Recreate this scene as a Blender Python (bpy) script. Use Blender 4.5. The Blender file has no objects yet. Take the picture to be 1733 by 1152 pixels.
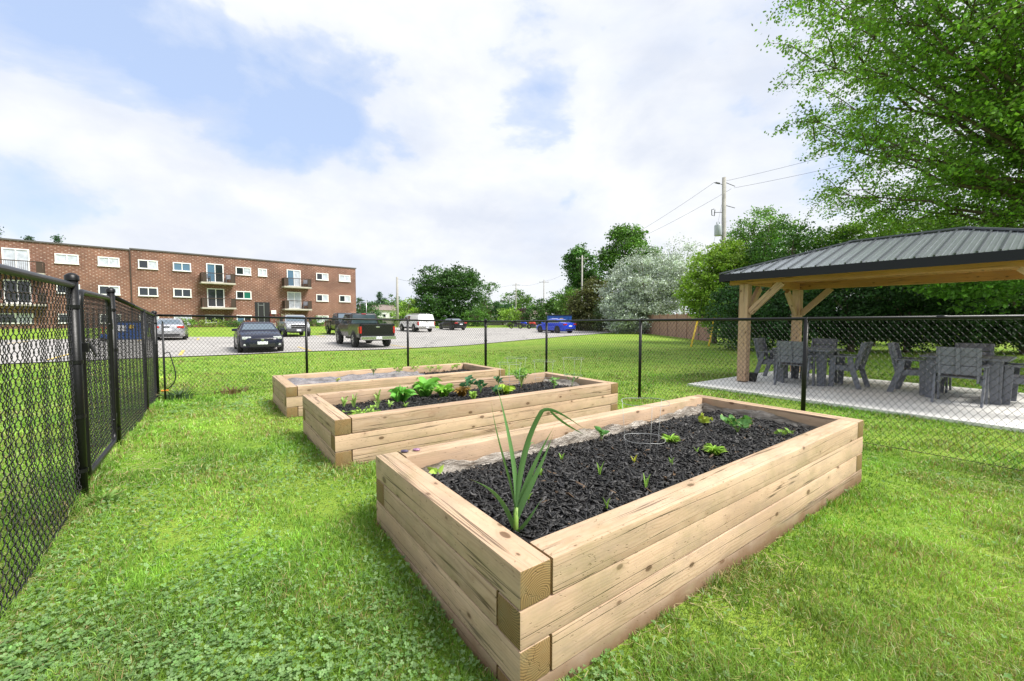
import bpy, bmesh, math, random
import numpy as np
from mathutils import Vector, Matrix
rnd = random.Random(7); nr = np.random.RandomState(11)
S = bpy.context.scene; COL = S.collection
EYE = 1.3                                   # eye height above the lawn datum
def R(a): return math.radians(a)

# ------------------------------------------------------------------ camera
cam = bpy.data.cameras.new('camera'); co = bpy.data.objects.new('camera', cam); COL.objects.link(co)
cam.sensor_width = 36; cam.lens = 708.44/1733*36; cam.clip_end = 2000; cam.clip_start = .05
co.matrix_world = Matrix.Translation((0, 0, EYE)) @ Matrix.Rotation(R(90-2.8825), 4, 'X') @ Matrix.Rotation(R(.1337), 4, 'Z')
S.camera = co
# ------------------------------------------------------------------ sun and sky
SUN_AZ, SUN_EL = R(112), R(52)              # azimuth clockwise from +Y
sd = bpy.data.lights.new('sun', 'SUN'); sd.energy = 2.9; sd.angle = R(24); sd.color = (1, .96, .9)
so = bpy.data.objects.new('sun', sd); COL.objects.link(so)
dv = Vector((math.sin(SUN_AZ)*math.cos(SUN_EL), math.cos(SUN_AZ)*math.cos(SUN_EL), math.sin(SUN_EL)))
so.rotation_euler = dv.to_track_quat('Z', 'Y').to_euler()
w = bpy.data.worlds.new('World'); S.world = w; w.use_nodes = True
S.view_settings.view_transform = 'Standard'; S.view_settings.look = 'None'; S.view_settings.gamma = 1
S.view_settings.exposure = 1.22

class NT:
    """tiny node-tree helper"""
    def __init__(s, nt): s.nt = nt; s.N = nt.nodes; s.L = nt.links
    def n(s, typ, **k):
        d = s.N.new(typ)
        for a, b in k.items():
            if a == 'ins':
                for i, v in b.items():
                    if isinstance(v, bpy.types.NodeSocket): s.L.new(v, d.inputs[i])
                    else: d.inputs[i].default_value = v
            else: setattr(d, a, b)
        return d
    def math(s, op, a, b=0.0, c=None, clamp=False):
        i = {0: a, 1: b}
        if c is not None: i[2] = c
        return s.n('ShaderNodeMath', operation=op, use_clamp=clamp, ins=i).outputs[0]
    def vmath(s, op, a, b=(0, 0, 0)): return s.n('ShaderNodeVectorMath', operation=op, ins={0: a, 1: b}).outputs[0]
    def noise(s, vec, scale, detail=4, rough=.5, dist=0.0, out=0):
        return s.n('ShaderNodeTexNoise', ins={'Vector': vec, 'Scale': scale, 'Detail': detail, 'Roughness': rough, 'Distortion': dist}).outputs[out]
    def ramp(s, fac, stops, interp='LINEAR'):
        r = s.n('ShaderNodeValToRGB', ins={0: fac}); cr = r.color_ramp; cr.interpolation = interp
        while len(cr.elements) < len(stops): cr.elements.new(.5)
        for e, (p, c) in zip(cr.elements, stops):
            e.position = p; e.color = (c, c, c, 1) if isinstance(c, (int, float)) else (*c, 1)
        return r.outputs[0]
    def mix(s, fac, a, b, mode='MIX'):
        m = s.n('ShaderNodeMix', data_type='RGBA', blend_type=mode)
        for i, v in ((0, fac), (6, a), (7, b)):
            if isinstance(v, bpy.types.NodeSocket): s.L.new(v, m.inputs[i])
            elif i == 0: m.inputs[0].default_value = v
            else: m.inputs[i].default_value = (*v, 1) if len(v) == 3 else v
        return m.outputs[2]
t = NT(w.node_tree); t.N.clear()
gen = t.n('ShaderNodeTexCoord').outputs['Generated']
sky = t.n('ShaderNodeTexSky', sky_type='NISHITA', sun_disc=False, sun_elevation=SUN_EL, sun_rotation=SUN_AZ, altitude=200, dust_density=1.5, ozone_density=1.2)
xyz = t.n('ShaderNodeSeparateXYZ', ins={0: gen}).outputs
zc_ = t.math('MAXIMUM', xyz[2], 0.0)
sv3 = t.vmath('MULTIPLY', gen, (1, 1, 1.9))
warpv = t.vmath('SCALE', t.vmath('SUBTRACT', t.noise(sv3, 2.2, 3, .5, 0, 1), (.5, .5, .5))); warpv.node.inputs['Scale'].default_value = .30
wd_ = t.vmath('ADD', gen, warpv)
def patch(d, k):                            # an opening in the cloud round a direction of the sky
    d = Vector(d).normalized(); q = t.vmath('MULTIPLY', t.vmath('SUBTRACT', wd_, tuple(d)), k)
    l = t.n('ShaderNodeVectorMath', operation='LENGTH', ins={0: q}).outputs['Value']; return t.ramp(l, [(0, 1), (1, 0)], 'EASE')
op = None
for d, k, a_ in (((-.58, 1, .50), (2.6, 2.6, 6.5), .95), ((-.30, 1, .42), (3.6, 3.6, 8), .75), ((.05, 1, .44), (5, 5, 5), .8), ((-.02, 1, .60), (5, 5, 5), .35), ((.36, 1, .58), (4, 4, 5), .5), ((-1.2, 1, .85), (2.0, 2.0, 3.2), .75), ((.12, 1, .27), (4.5, 4.5, 9), .45), ((-1.1, 1, .25), (2.5, 2.5, 9), .3), ((-.4, -1, .7), (1.3, 1.3, 2), .6)):
    q = t.math('MULTIPLY', patch(d, k), a_); op = q if op is None else t.math('MAXIMUM', op, q)
big = t.noise(sv3, 2.3, 9, .56, .3); bil = t.noise(t.vmath('ADD', sv3, (3, 1, 5)), 6.5, 7, .55, .15)
dens = t.math('ADD', t.math('ADD', t.math('MULTIPLY', big, .8), t.math('MULTIPLY', bil, .35)), t.math('MULTIPLY', op, -.33))
cover = t.ramp(dens, [(.30, 0), (.40, .40), (.45, .85), (.54, 1)])
sh = t.noise(t.vmath('ADD', sv3, (0, 0, .10)), 3.0, 7, .55, .2)
shade = t.ramp(t.math('ADD', t.math('MULTIPLY', sh, .7), t.math('MULTIPLY', bil, .3)), [(.40, 0), (.62, 1)])
blue = t.mix(.80, sky.outputs[0], (2.25, 2.8, 3.95))
cl = t.mix(shade, (4.05, 4.12, 4.2), (3.12, 3.32, 3.75))
cc = t.mix(cover, blue, cl)
bg = t.n('ShaderNodeBackground', ins={0: cc, 1: .11})
t.L.new(bg.outputs[0], t.n('ShaderNodeOutputWorld').inputs[0])

# ------------------------------------------------------------------ frames of reference
TH = R(36.054); EX, EY = math.cos(TH), math.sin(TH); GX, GY = -math.sin(TH), math.cos(TH)
def eg(e, s): return (EX*e+GX*s, EY*e+GY*s)
_cp = np.array([(-2.87,2.76,-1.2),(.03,1.34,-1.33),(-.84,2.53,-1.262),(1.5,2.3,-1.35),(2.96,3.47,-1.36),(.6,1.0,-1.33),(-1.49,3.48,-1.275),(1.44,5.6,-1.36),(-3.05,5.6,-1.345),(-.1,7.8,-1.42),(-6.3,7.43,-1.45),
 (-5.4,6.1,-1.39),(-.7,11.45,-1.55),(4.07,4.85,-1.47),(4.8,3.87,-1.45),(3.77,8.92,-1.42),(6.4,10.6,-1.42),(9.3,8.6,-1.42),(6.4,5.3,-1.42),(11.3,6,-1.42),(2.5,13,-1.5),
 (-12,19.5,-1.55),(-7,24,-1.62),(-16,13,-1.52),(4.3,39,-1.38),(13.5,34,-1.36),(13.7,55,-1.3),(10,18.5,-1.42),(17,16,-1.42),(26,14,-1.42),
 (-20,32,-1.47),(-9.9,44,-1.42),(-5.4,47,-1.36),(-30,27,-1.45),(-20.7,55.5,-.9),(-26,50.5,-.9),(-33,43.5,-.88),(-40.2,36.8,-.88),(-46,31,-.88),(-14,60,-1.3),(0,-3,-1.15),(3,0,-1.33),(-2,0,-1.1),
 (0,90,-1.1),(-40,95,-1.0),(40,90,-1.0),(-80,40,-1.0),(60,30,-1.3),(0,200,-.9),(-150,150,-.9),(150,150,-.9),(0,-60,-1.2)], float)
def gz(x, y):
    x = np.asarray(x, float); y = np.asarray(y, float); n = np.zeros(x.shape); d = np.zeros(x.shape)
    for a, b, c in _cp:
        q = (x-a)**2+(y-b)**2; wgt = 1/(q+.35)**1.7; n += wgt*c; d += wgt
    return n/d + EYE
def g1(x, y): return float(gz(np.array([x]), np.array([y]))[0])

# ------------------------------------------------------------------ mesh tools
class MB:
    def __init__(s): s.v = []; s.f = []; s.mi = []
    def add(s, vs, fs, m=0):
        b = len(s.v); s.v += [tuple(map(float, q)) for q in vs]; s.f += [tuple(i+b for i in f) for f in fs]; s.mi += [m]*len(fs); return s
    def box(s, c, d, rz=0, M=None, m=0):
        x, y, z = (q/2 for q in d); vs = [Vector((a*x, b*y, e*z)) for a in (-1, 1) for b in (-1, 1) for e in (-1, 1)]
        T = Matrix.Translation(c) @ Matrix.Rotation(rz, 4, 'Z') if M is None else M @ Matrix.Translation(c)
        return s.add([T @ v for v in vs], [(0,1,3,2),(4,6,7,5),(0,4,5,1),(2,3,7,6),(0,2,6,4),(1,5,7,3)], m)
    def beam(s, p, q, wd, ht, up=(0, 0, 1), m=0):
        p = Vector(p); q = Vector(q); d = (q-p); L = d.length; d.normalize(); u = Vector(up); a = d.cross(u)
        if a.length < 1e-4: a = d.cross(Vector((1, 0, 0)))
        a.normalize(); b = a.cross(d)
        vs = [p+d*(L*i)+a*(wd/2*j)+b*(ht/2*k) for i in (0, 1) for j in (-1, 1) for k in (-1, 1)]
        return s.add(vs, [(0,1,3,2),(4,6,7,5),(0,4,5,1),(2,3,7,6),(0,2,6,4),(1,5,7,3)], m)
    def tube(s, pts, r, n=6, m=0, cap=True):
        pts = [Vector(p) for p in pts]; rs = r if isinstance(r, (list, tuple)) else [r]*len(pts); vs = []; pa = None
        for i, p in enumerate(pts):
            d = (pts[min(i+1, len(pts)-1)]-pts[max(i-1, 0)]).normalized()
            if pa is None:
                a = d.cross(Vector((0, 0, 1)));  a = a if a.length > .05 else d.cross(Vector((1, 0, 0)))
            else: a = pa-d*pa.dot(d)
            a.normalize(); pa = a; b = d.cross(a)
            vs += [p+(a*math.cos(2*math.pi*k/n)+b*math.sin(2*math.pi*k/n))*rs[i] for k in range(n)]
        fs = [(i*n+k, i*n+(k+1) % n, (i+1)*n+(k+1) % n, (i+1)*n+k) for i in range(len(pts)-1) for k in range(n)]
        if cap: fs += [tuple(range(n))[::-1], tuple(range((len(pts)-1)*n, len(pts)*n))]
        return s.add(vs, fs, m)
    def lathe(s, prof, n=16, c=(0, 0, 0), axis='Z', m=0):
        vs = []
        for r, h in prof:
            for k in range(n):
                a = 2*math.pi*k/n; x, y, z = r*math.cos(a), r*math.sin(a), h
                if axis == 'Y': x, y, z = x, h, y
                if axis == 'X': x, y, z = h, x, y
                vs.append((x+c[0], y+c[1], z+c[2]))
        fs = [(i*n+k, i*n+(k+1) % n, (i+1)*n+(k+1) % n, (i+1)*n+k) for i in range(len(prof)-1) for k in range(n)]
        return s.add(vs, fs, m)
    def prism(s, poly, y0, y1, M=None, m=0):      # polygon in XZ extruded along Y
        n = len(poly); vs = [(x, y0, z) for x, z in poly]+[(x, y1, z) for x, z in poly]
        if M is not None: vs = [M @ Vector(v) for v in vs]
        return s.add(vs, [tuple(range(n)), tuple(range(n, 2*n))[::-1]]+[(i, i+n, (i+1) % n+n, (i+1) % n) for i in range(n)], m)
    def build(s, name, mats, parent=None, smooth=False, bevel=0, loc=None, rz=0):
        me = bpy.data.meshes.new(name); me.from_pydata(s.v, [], s.f)
        mats = mats if isinstance(mats, (list, tuple)) else [mats]
        for q in mats: me.materials.append(q)
        if len(mats) > 1: me.polygons.foreach_set('material_index', s.mi)
        bm = bmesh.new(); bm.from_mesh(me); bmesh.ops.recalc_face_normals(bm, faces=bm.faces)
        if bevel: bmesh.ops.bevel(bm, geom=bm.edges[:], offset=bevel, segments=2, affect='EDGES', profile=.6)
        bm.to_mesh(me); bm.free()
        if smooth: me.polygons.foreach_set('use_smooth', [True]*len(me.polygons))
        o = bpy.data.objects.new(name, me); COL.objects.link(o)
        if parent: o.parent = parent
        if loc is not None: o.location = loc
        o.rotation_euler[2] = rz
        return o
def npmesh(name, V, F, mat, parent=None, color=None, smooth=False):
    """V (n,3), F (m,k): one mesh with equal-sided faces; color per vertex"""
    me = bpy.data.meshes.new(name); n, (m, k) = len(V), F.shape
    me.vertices.add(n); me.vertices.foreach_set('co', V.astype(np.float32).ravel())
    me.loops.add(m*k); me.loops.foreach_set('vertex_index', F.astype(np.int32).ravel())
    me.polygons.add(m); me.polygons.foreach_set('loop_start', np.arange(0, m*k, k, dtype=np.int32)); 
    if smooth: me.polygons.foreach_set('use_smooth', [True]*m)
    me.update(calc_edges=True); me.materials.append(mat)
    if color is not None:
        a = me.attributes.new('tint', 'FLOAT_COLOR', 'POINT')
        c = np.ones((n, 4), np.float32); c[:, :3] = color; a.data.foreach_set('color', c.ravel())
    o = bpy.data.objects.new(name, me); COL.objects.link(o)
    if parent: o.parent = parent
    return o
def tag(o, label=None, cat=None, group=None, kind=None):
    if label: o['label'] = label
    if cat: o['category'] = cat
    if group: o['group'] = group
    if kind: o['kind'] = kind
    return o
def empty(name, loc, rz=0, **k):
    o = bpy.data.objects.new(name, None); COL.objects.link(o); o.location = loc; o.rotation_euler = (0, 0, rz); o.empty_display_size = .2
    return tag(o, **k)
def copy_tree(o, parent=None):
    c = o.copy(); COL.objects.link(c); c.parent = parent
    for ch in list(o.children): copy_tree(ch, c)
    return c

# ------------------------------------------------------------------ materials
def mat(name, col=(.5, .5, .5), rough=.6, metal=0, spec=.5, coat=0, bump=None, var=None, trans=0):
    m = bpy.data.materials.new(name); m.use_nodes = True; t = NT(m.node_tree); p = t.N['Principled BSDF']
    p.inputs['Base Color'].default_value = (*col, 1); p.inputs['Roughness'].default_value = rough
    p.inputs['Metallic'].default_value = metal; p.inputs['Specular IOR Level'].default_value = spec
    p.inputs['Coat Weight'].default_value = coat; p.inputs['Coat Roughness'].default_value = .05
    oc = t.n('ShaderNodeTexCoord').outputs['Object']
    if var:                                   # (scale, amount)
        f = t.noise(oc, var[0], 6, .6)
        v = t.ramp(f, [(.3, 1-var[1]), (.7, 1+var[1])])
        t.L.new(t.mix(1, (*col, 1), v, 'MULTIPLY'), p.inputs['Base Color'])
        t.L.new(t.math('ADD', t.math('MULTIPLY', f, .25), rough-.12), p.inputs['Roughness'])
    if bump:
        b = t.n('ShaderNodeBump', ins={'Strength': bump[1], 'Distance': .01, 'Height': t.noise(oc, bump[0], 5, .6)})
        t.L.new(b.outputs[0], p.inputs['Normal'])
    if trans: p.inputs['Alpha'].default_value = trans
    return m
def leaf_mat(name, translucency=.32, rough=.5):
    m = bpy.data.materials.new(name); m.use_nodes = True; t = NT(m.node_tree); p = t.N['Principled BSDF']
    a = t.n('ShaderNodeAttribute', attribute_name='tint').outputs['Color']
    t.L.new(a, p.inputs['Base Color']); p.inputs['Roughness'].default_value = rough; p.inputs['Specular IOR Level'].default_value = .35
    tr = t.n('ShaderNodeBsdfTranslucent', ins={0: t.mix(1, a, (1.25, 1.25, .6, 1), 'MULTIPLY')})
    ms = t.n('ShaderNodeMixShader', ins={0: translucency, 1: p.outputs[0], 2: tr.outputs[0]})
    t.L.new(ms.outputs[0], t.N['Material Output'].inputs[0]); return m
def wood_mat(name, light, dark, ring=620, knots=True, end=(.30, .17, .07), stain=(.30, .30, .14), stain_amt=.35, dirt=None, rough=.72):
    m = bpy.data.materials.new(name); m.use_nodes = True; t = NT(m.node_tree); p = t.N['Principled BSDF']
    oc = t.n('ShaderNodeTexCoord').outputs['Object']; rn = t.n('ShaderNodeObjectInfo').outputs['Random']
    off = t.n('ShaderNodeCombineXYZ', ins={0: t.math('MULTIPLY', rn, 37.0), 1: t.math('MULTIPLY', rn, 3.1), 2: t.math('MULTIPLY', rn, 5.3)}).outputs[0]
    P = t.vmath('ADD', oc, off)
    warp = t.noise(t.vmath('MULTIPLY', P, (1.1, 4, 4)), 1.6, 3, .5, 0, 1)
    vor = t.n('ShaderNodeTexVoronoi', feature='F1', ins={'Vector': t.vmath('MULTIPLY', P, (5.5, 10, 10)), 'Scale': 1.0, 'Randomness': 1.0})
    kd = vor.outputs['Distance']
    kt = t.math('SUBTRACT', kd, t.math('MULTIPLY', t.n('ShaderNodeSeparateColor', ins={0: vor.outputs['Color']}).outputs[0], .15))
    kn = t.ramp(kt, [(.0, 1), (.045, 0)]); halo = t.ramp(kt, [(.0, 1), (.24, 0)])
    sx = t.n('ShaderNodeSeparateXYZ', ins={0: oc}).outputs
    wx = t.n('ShaderNodeSeparateXYZ', ins={0: warp}).outputs
    cy = t.math('ADD', t.math('MULTIPLY', rn, .16), -.12); cz = t.math('SUBTRACT', .05, t.math('MULTIPLY', rn, .16))
    yy = t.math('ADD', t.math('SUBTRACT', sx[1], cy), t.math('MULTIPLY', t.math('SUBTRACT', wx[0], .5), .06))
    zz = t.math('ADD', t.math('SUBTRACT', sx[2], cz), t.math('MULTIPLY', t.math('SUBTRACT', wx[1], .5), .06))
    rr = t.math('SQRT', t.math('ADD', t.math('MULTIPLY', yy, yy), t.math('MULTIPLY', zz, zz)))
    rr = t.math('ADD', rr, t.math('MULTIPLY', halo, .012))
    s_ = t.math('MULTIPLY', t.math('ADD', t.math('SINE', t.math('MULTIPLY', rr, float(ring))), 1.0), .5)
    s_ = t.math('POWER', s_, 2.0)
    fib = t.noise(t.vmath('MULTIPLY', P, (3, 90, 90)), 1.0, 4, .65)
    rv = t.ramp(t.noise(t.vmath('MULTIPLY', P, (.8, 6, 6)), 1.0, 3), [(.40, .08), (.65, .55)])
    f = t.math('ADD', t.math('MULTIPLY', s_, rv), t.math('MULTIPLY', fib, .60), clamp=True)
    c = t.mix(f, light, dark)
    tone = t.noise(t.vmath('MULTIPLY', P, (1.2, 3, 3)), 1.0, 3, .5)
    c = t.mix(t.ramp(tone, [(.38, 0), (.72, .55)]), c, tuple(q*.72 for q in dark))
    ov = t.ramp(rn, [(0, .80), (1, 1.08)]); c = t.mix(1, c, ov, 'MULTIPLY')
    if knots:
        c = t.mix(t.math('MULTIPLY', halo, .35), c, tuple(q*.7 for q in dark)); c = t.mix(t.math('MULTIPLY', kn, .85), c, (.11, .06, .03))
    # long drying checks
    ck = t.noise(t.vmath('MULTIPLY', P, (.20, 11, 11)), 1.0, 4, .5)
    line = t.ramp(t.math('ABSOLUTE', t.math('SUBTRACT', ck, .5)), [(.0022, 1), (.0085, 0)])
    gate = t.ramp(t.noise(t.vmath('MULTIPLY', P, (1, 4, 4)), 1.0, 2), [(.34, 0), (.44, 1)])
    crack = t.math('MULTIPLY', line, gate)
    c = t.mix(t.math('MULTIPLY', crack, .85), c, (.06, .04, .02))
    # small pits
    pit = t.ramp(t.noise(t.vmath('MULTIPLY', P, (40, 90, 90)), 1.0, 2, .5), [(.66, 0), (.72, .55)])
    c = t.mix(pit, c, (.16, .10, .05))
    st = t.ramp(t.noise(t.vmath('MULTIPLY', P, (1, 1.6, 1.6)), 3.1, 6, .66), [(.48, 0), (.70, stain_amt)])
    c = t.mix(st, c, stain)
    gs = t.ramp(t.noise(t.vmath('MULTIPLY', P, (2.2, 9, 9)), 1.7, 6, .7), [(.46, 0), (.72, .45)])
    c = t.mix(gs, c, tuple(q*.5+.09 for q in dark))
    nn = t.n('ShaderNodeSeparateXYZ', ins={0: t.n('ShaderNodeVectorTransform', vector_type='NORMAL', convert_from='WORLD', convert_to='OBJECT', ins={0: t.n('ShaderNodeNewGeometry').outputs['Normal']}).outputs[0]}).outputs
    isend = t.ramp(t.math('ABSOLUTE', nn[0]), [(.7, 0), (.9, 1)])
    er = t.math('POWER', t.math('MULTIPLY', t.math('ADD', t.math('SINE', t.math('MULTIPLY', rr, 720.0)), 1.0), .5), 1.6)
    ec = t.mix(er, tuple(q*1.45 for q in end), tuple(q*.6 for q in end)); ec = t.mix(t.ramp(t.noise(P, 9, 4, .6), [(.45, 0), (.7, .5)]), ec, tuple(q*.8 for q in stain))
    c = t.mix(isend, c, ec)
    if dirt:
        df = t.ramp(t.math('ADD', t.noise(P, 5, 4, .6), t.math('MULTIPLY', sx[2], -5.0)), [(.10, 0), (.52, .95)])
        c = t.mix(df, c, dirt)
    t.L.new(c, p.inputs['Base Color']); p.inputs['Roughness'].default_value = rough; p.inputs['Specular IOR Level'].default_value = .25
    h = t.math('SUBTRACT', t.math('ADD', t.math('MULTIPLY', f, -.25), t.math('MULTIPLY', kn, .2)), t.math('ADD', t.math('MULTIPLY', crack, 2.2), pit))
    t.L.new(t.n('ShaderNodeBump', ins={'Strength': .55, 'Distance': .004, 'Height': h}).outputs[0], p.inputs['Normal'])
    return m
M = {}
M['timber'] = wood_mat('timber', (.66, .49, .34), (.45, .295, .185), stain_amt=.5, stain=(.27, .23, .12), end=(.20, .13, .055))
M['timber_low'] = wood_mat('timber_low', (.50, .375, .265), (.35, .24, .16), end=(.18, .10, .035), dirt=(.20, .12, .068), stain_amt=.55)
M['cedar_pale'] = wood_mat('cedar_pale', (.66, .46, .31), (.48, .31, .19), ring=420, stain=(.40, .28, .17), end=(.3, .16, .06), stain_amt=.3)
M['cedar'] = wood_mat('cedar', (.66, .37, .15), (.48, .235, .075), ring=420, stain=(.40, .26, .13), end=(.3, .16, .06), stain_amt=.3)
M['fence_black'] = mat('fence_black', (.005, .005, .0055), .38, spec=.35, bump=(60, .1))
M['mesh_wire'] = mat('mesh_wire', (.009, .0085, .009), .42, spec=.4)
M['poly'] = mat('poly', (.165, .175, .205), .42, spec=.4, bump=(90, .12), var=(9, .12))
M['concrete'] = mat('concrete', (.72, .71, .67), .85, bump=(25, .2), var=(2.5, .10))
M['dark_metal'] = mat('dark_metal', (.008, .009, .016), .5, metal=.0, spec=.3)
M['rib_metal'] = mat('rib_metal', (.10, .11, .125), .4, metal=.5)
M['black'] = mat('black', (.012, .012, .014), .5)
M['rubber'] = mat('rubber', (.015, .015, .015), .8)
M['chrome'] = mat('chrome', (.72, .72, .72), .18, metal=1)
M['alloy'] = mat('alloy', (.45, .46, .47), .35, metal=.9)
M['glass_car'] = mat('glass_car', (.03, .05, .07), .04, spec=.9, coat=1)
M['glass_pale'] = mat('glass_pale', (.09, .125, .16), .08, spec=.8, coat=1)
M['lamp_red'] = mat('lamp_red', (.42, .006, .006), .2, coat=1)
M['lamp_clear'] = mat('lamp_clear', (.55, .57, .6), .15, coat=1)
M['plate'] = mat('plate', (.75, .77, .82), .4)
M['white_frame'] = mat('white_frame', (.80, .80, .78), .5)
M['win_dark'] = mat('win_dark', (.018, .024, .03), .05, spec=.9)
M['win_curtain'] = mat('win_curtain', (.46, .50, .55), .2, spec=.7, coat=.6, var=(3, .25))
M['win_blue'] = mat('win_blue', (.08, .16, .24), .08, spec=.8)
M['win_green'] = mat('win_green', (.02, .14, .10), .1, spec=.8)
M['bark'] = mat('bark', (.13, .10, .075), .9, bump=(14, .8), var=(5, .3))
M['pole_wood'] = mat('pole_wood', (.33, .32, .29), .9, bump=(30, .5), var=(4, .2))
M['balcony_brown'] = mat('balcony_brown', (.045, .028, .018), .7)
M['slab_pale'] = mat('slab_pale', (.42, .39, .33), .8, var=(3, .15))
M['wire_zinc'] = mat('wire_zinc', (.38, .39, .39), .5, metal=.5)
M['roof_tar'] = mat('roof_tar', (.10, .095, .09), .9)
M['shingle'] = mat('shingle', (.21, .17, .15), .9, var=(2, .2))
M['siding'] = mat('siding', (.66, .66, .66), .7, var=(1, .08))
M['tan'] = mat('tan', (.42, .34, .24), .8, var=(1, .15))
M['yellow'] = mat('yellow', (.75, .50, .03), .4)
M['orange'] = mat('orange', (.75, .26, .03), .45)
M['blue_bin'] = mat('blue_bin', (.015, .085, .32), .45, var=(2, .2))
M['red_paint'] = mat('red_paint', (.65, .05, .03), .35, coat=.6)
M['leaf'] = leaf_mat('leaf'); M['leaf_silver'] = leaf_mat('leaf_silver', .12, .85); M['leaf_flat'] = leaf_mat('leaf_flat', .22, .6); M['grass'] = leaf_mat('grass', .28, .55)
def metal_roof_mat():
    m = bpy.data.materials.new('metal_roof'); m.use_nodes = True; t = NT(m.node_tree); p = t.N['Principled BSDF']
    oc = t.n('ShaderNodeTexCoord').outputs['Object']
    n = t.noise(t.vmath('MULTIPLY', oc, (2, 9, 2)), 2.0, 5, .6)
    t.L.new(t.mix(n, (.26, .285, .31), (.42, .45, .48)), p.inputs['Base Color'])
    p.inputs['Metallic'].default_value = .75; p.inputs['Roughness'].default_value = .36; return m
M['metal_roof'] = metal_roof_mat()
def brick_mat():
    m = bpy.data.materials.new('brick'); m.use_nodes = True; t = NT(m.node_tree); p = t.N['Principled BSDF']
    oc = t.n('ShaderNodeTexCoord').outputs['Object']; q = t.n('ShaderNodeSeparateXYZ', ins={0: oc}).outputs
    v = t.n('ShaderNodeCombineXYZ', ins={0: t.math('ADD', q[0], q[1]), 1: q[2], 2: 0.0}).outputs[0]
    b = t.n('ShaderNodeTexBrick', offset=.5, ins={'Vector': v, 'Color1': (.15, .056, .034, 1), 'Color2': (.225, .098, .06, 1), 'Mortar': (.25, .185, .145, 1), 'Scale': 1.0, 'Mortar Size': .007, 'Brick Width': .21, 'Row Height': .075, 'Bias': 0.0})
    b2 = t.n('ShaderNodeTexBrick', offset=.5, ins={'Vector': v, 'Color1': (0, 0, 0, 1), 'Color2': (0, 0, 0, 1), 'Mortar': (1, 1, 1, 1), 'Scale': 1.0, 'Mortar Size': .052, 'Mortar Smooth': .0, 'Brick Width': .42, 'Row Height': .15})
    # pale header bricks: short spots repeating every second brick
    fx = t.math('FRACT', t.math('ADD', t.math('DIVIDE', q[0], .42), t.math('MULTIPLY', t.math('FLOOR', t.math('DIVIDE', q[2], .15)), .5)))
    fz = t.math('FRACT', t.math('DIVIDE', q[2], .15))
    sp = t.math('MULTIPLY', t.math('LESS_THAN', fx, .27), t.math('LESS_THAN', fz, .5))
    rn = t.noise(v, 4, 2); sp = t.math('MULTIPLY', sp, t.ramp(rn, [(.42, .12), (.6, .62)]))
    c = t.mix(sp, b.outputs[0], (.55, .44, .37))
    big = t.ramp(t.noise(v, .45, 4, .6), [(.35, .72), (.7, 1.22)]); c = t.mix(1, c, big, 'MULTIPLY')
    t.L.new(c, p.inputs['Base Color']); p.inputs['Roughness'].default_value = .85
    return m
M['brick'] = brick_mat()
def ground_mat(name, worn=False):
    m = bpy.data.materials.new(name); m.use_nodes = True; t = NT(m.node_tree); p = t.N['Principled BSDF']
    P = t.n('ShaderNodeNewGeometry').outputs['Position']
    a = t.noise(P, .35, 4, .6); b = t.noise(P, 2.6, 5, .65); f = t.noise(P, 45, 4, .7); ff = t.noise(P, 190, 2, .6)
    c = t.mix(t.ramp(b, [(.35, 0), (.68, 1)]), (.15, .29, .022), (.255, .385, .04))
    c = t.mix(t.ramp(a, [(.42, 0), (.66, .6)]), c, (.30, .36, .065))
    c = t.mix(t.ramp(f, [(.55, 0), (.75, .5)]), c, (.34, .33, .12))
    c = t.mix(t.ramp(ff, [(.3, .55), (.55, 0)]), c, (.055, .12, .012))
    t.L.new(c, p.inputs['Base Color']); p.inputs['Roughness'].default_value = .8; p.inputs['Specular IOR Level'].default_value = .2
    h = t.math('ADD', f, t.math('MULTIPLY', ff, .5))
    t.L.new(t.n('ShaderNodeBump', ins={'Strength': .8, 'Distance': .02, 'Height': h}).outputs[0], p.inputs['Normal'])
    return m
M['lawn'] = ground_mat('lawn')
def asphalt_mat():
    m = bpy.data.materials.new('asphalt'); m.use_nodes = True; t = NT(m.node_tree); p = t.N['Principled BSDF']
    P = t.n('ShaderNodeNewGeometry').outputs['Position']
    a = t.noise(P, .22, 5, .6); f = t.noise(P, 30, 4, .7)
    c = t.mix(t.ramp(a, [(.3, 0), (.7, 1)]), (.33, .315, .30), (.43, .41, .385)); c = t.mix(t.ramp(f, [(.4, 0), (.7, .5)]), c, (.26, .25, .24)); c = t.mix(t.ramp(t.noise(P, .9, 4, .6), [(.60, 0), (.72, .45)]), c, (.17, .165, .16))
    cr = t.n('ShaderNodeTexVoronoi', feature='DISTANCE_TO_EDGE', ins={'Vector': t.vmath('ADD', P, t.noise(P, .8, 4, .6, 0, 1)), 'Scale': .22}).outputs[0]
    c = t.mix(t.ramp(cr, [(.004, .6), (.012, 0)]), c, (.08, .08, .08))
    t.L.new(c, p.inputs['Base Color']); p.inputs['Roughness'].default_value = .85; return m
M['asphalt'] = asphalt_mat()
M['line_paint'] = mat('line_paint', (.62, .45, .12), .7, var=(6, .3))
M['mulch'] = mat('mulch', (.014, .012, .013), .55, spec=.5, bump=(40, 1), var=(30, .5))
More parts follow.
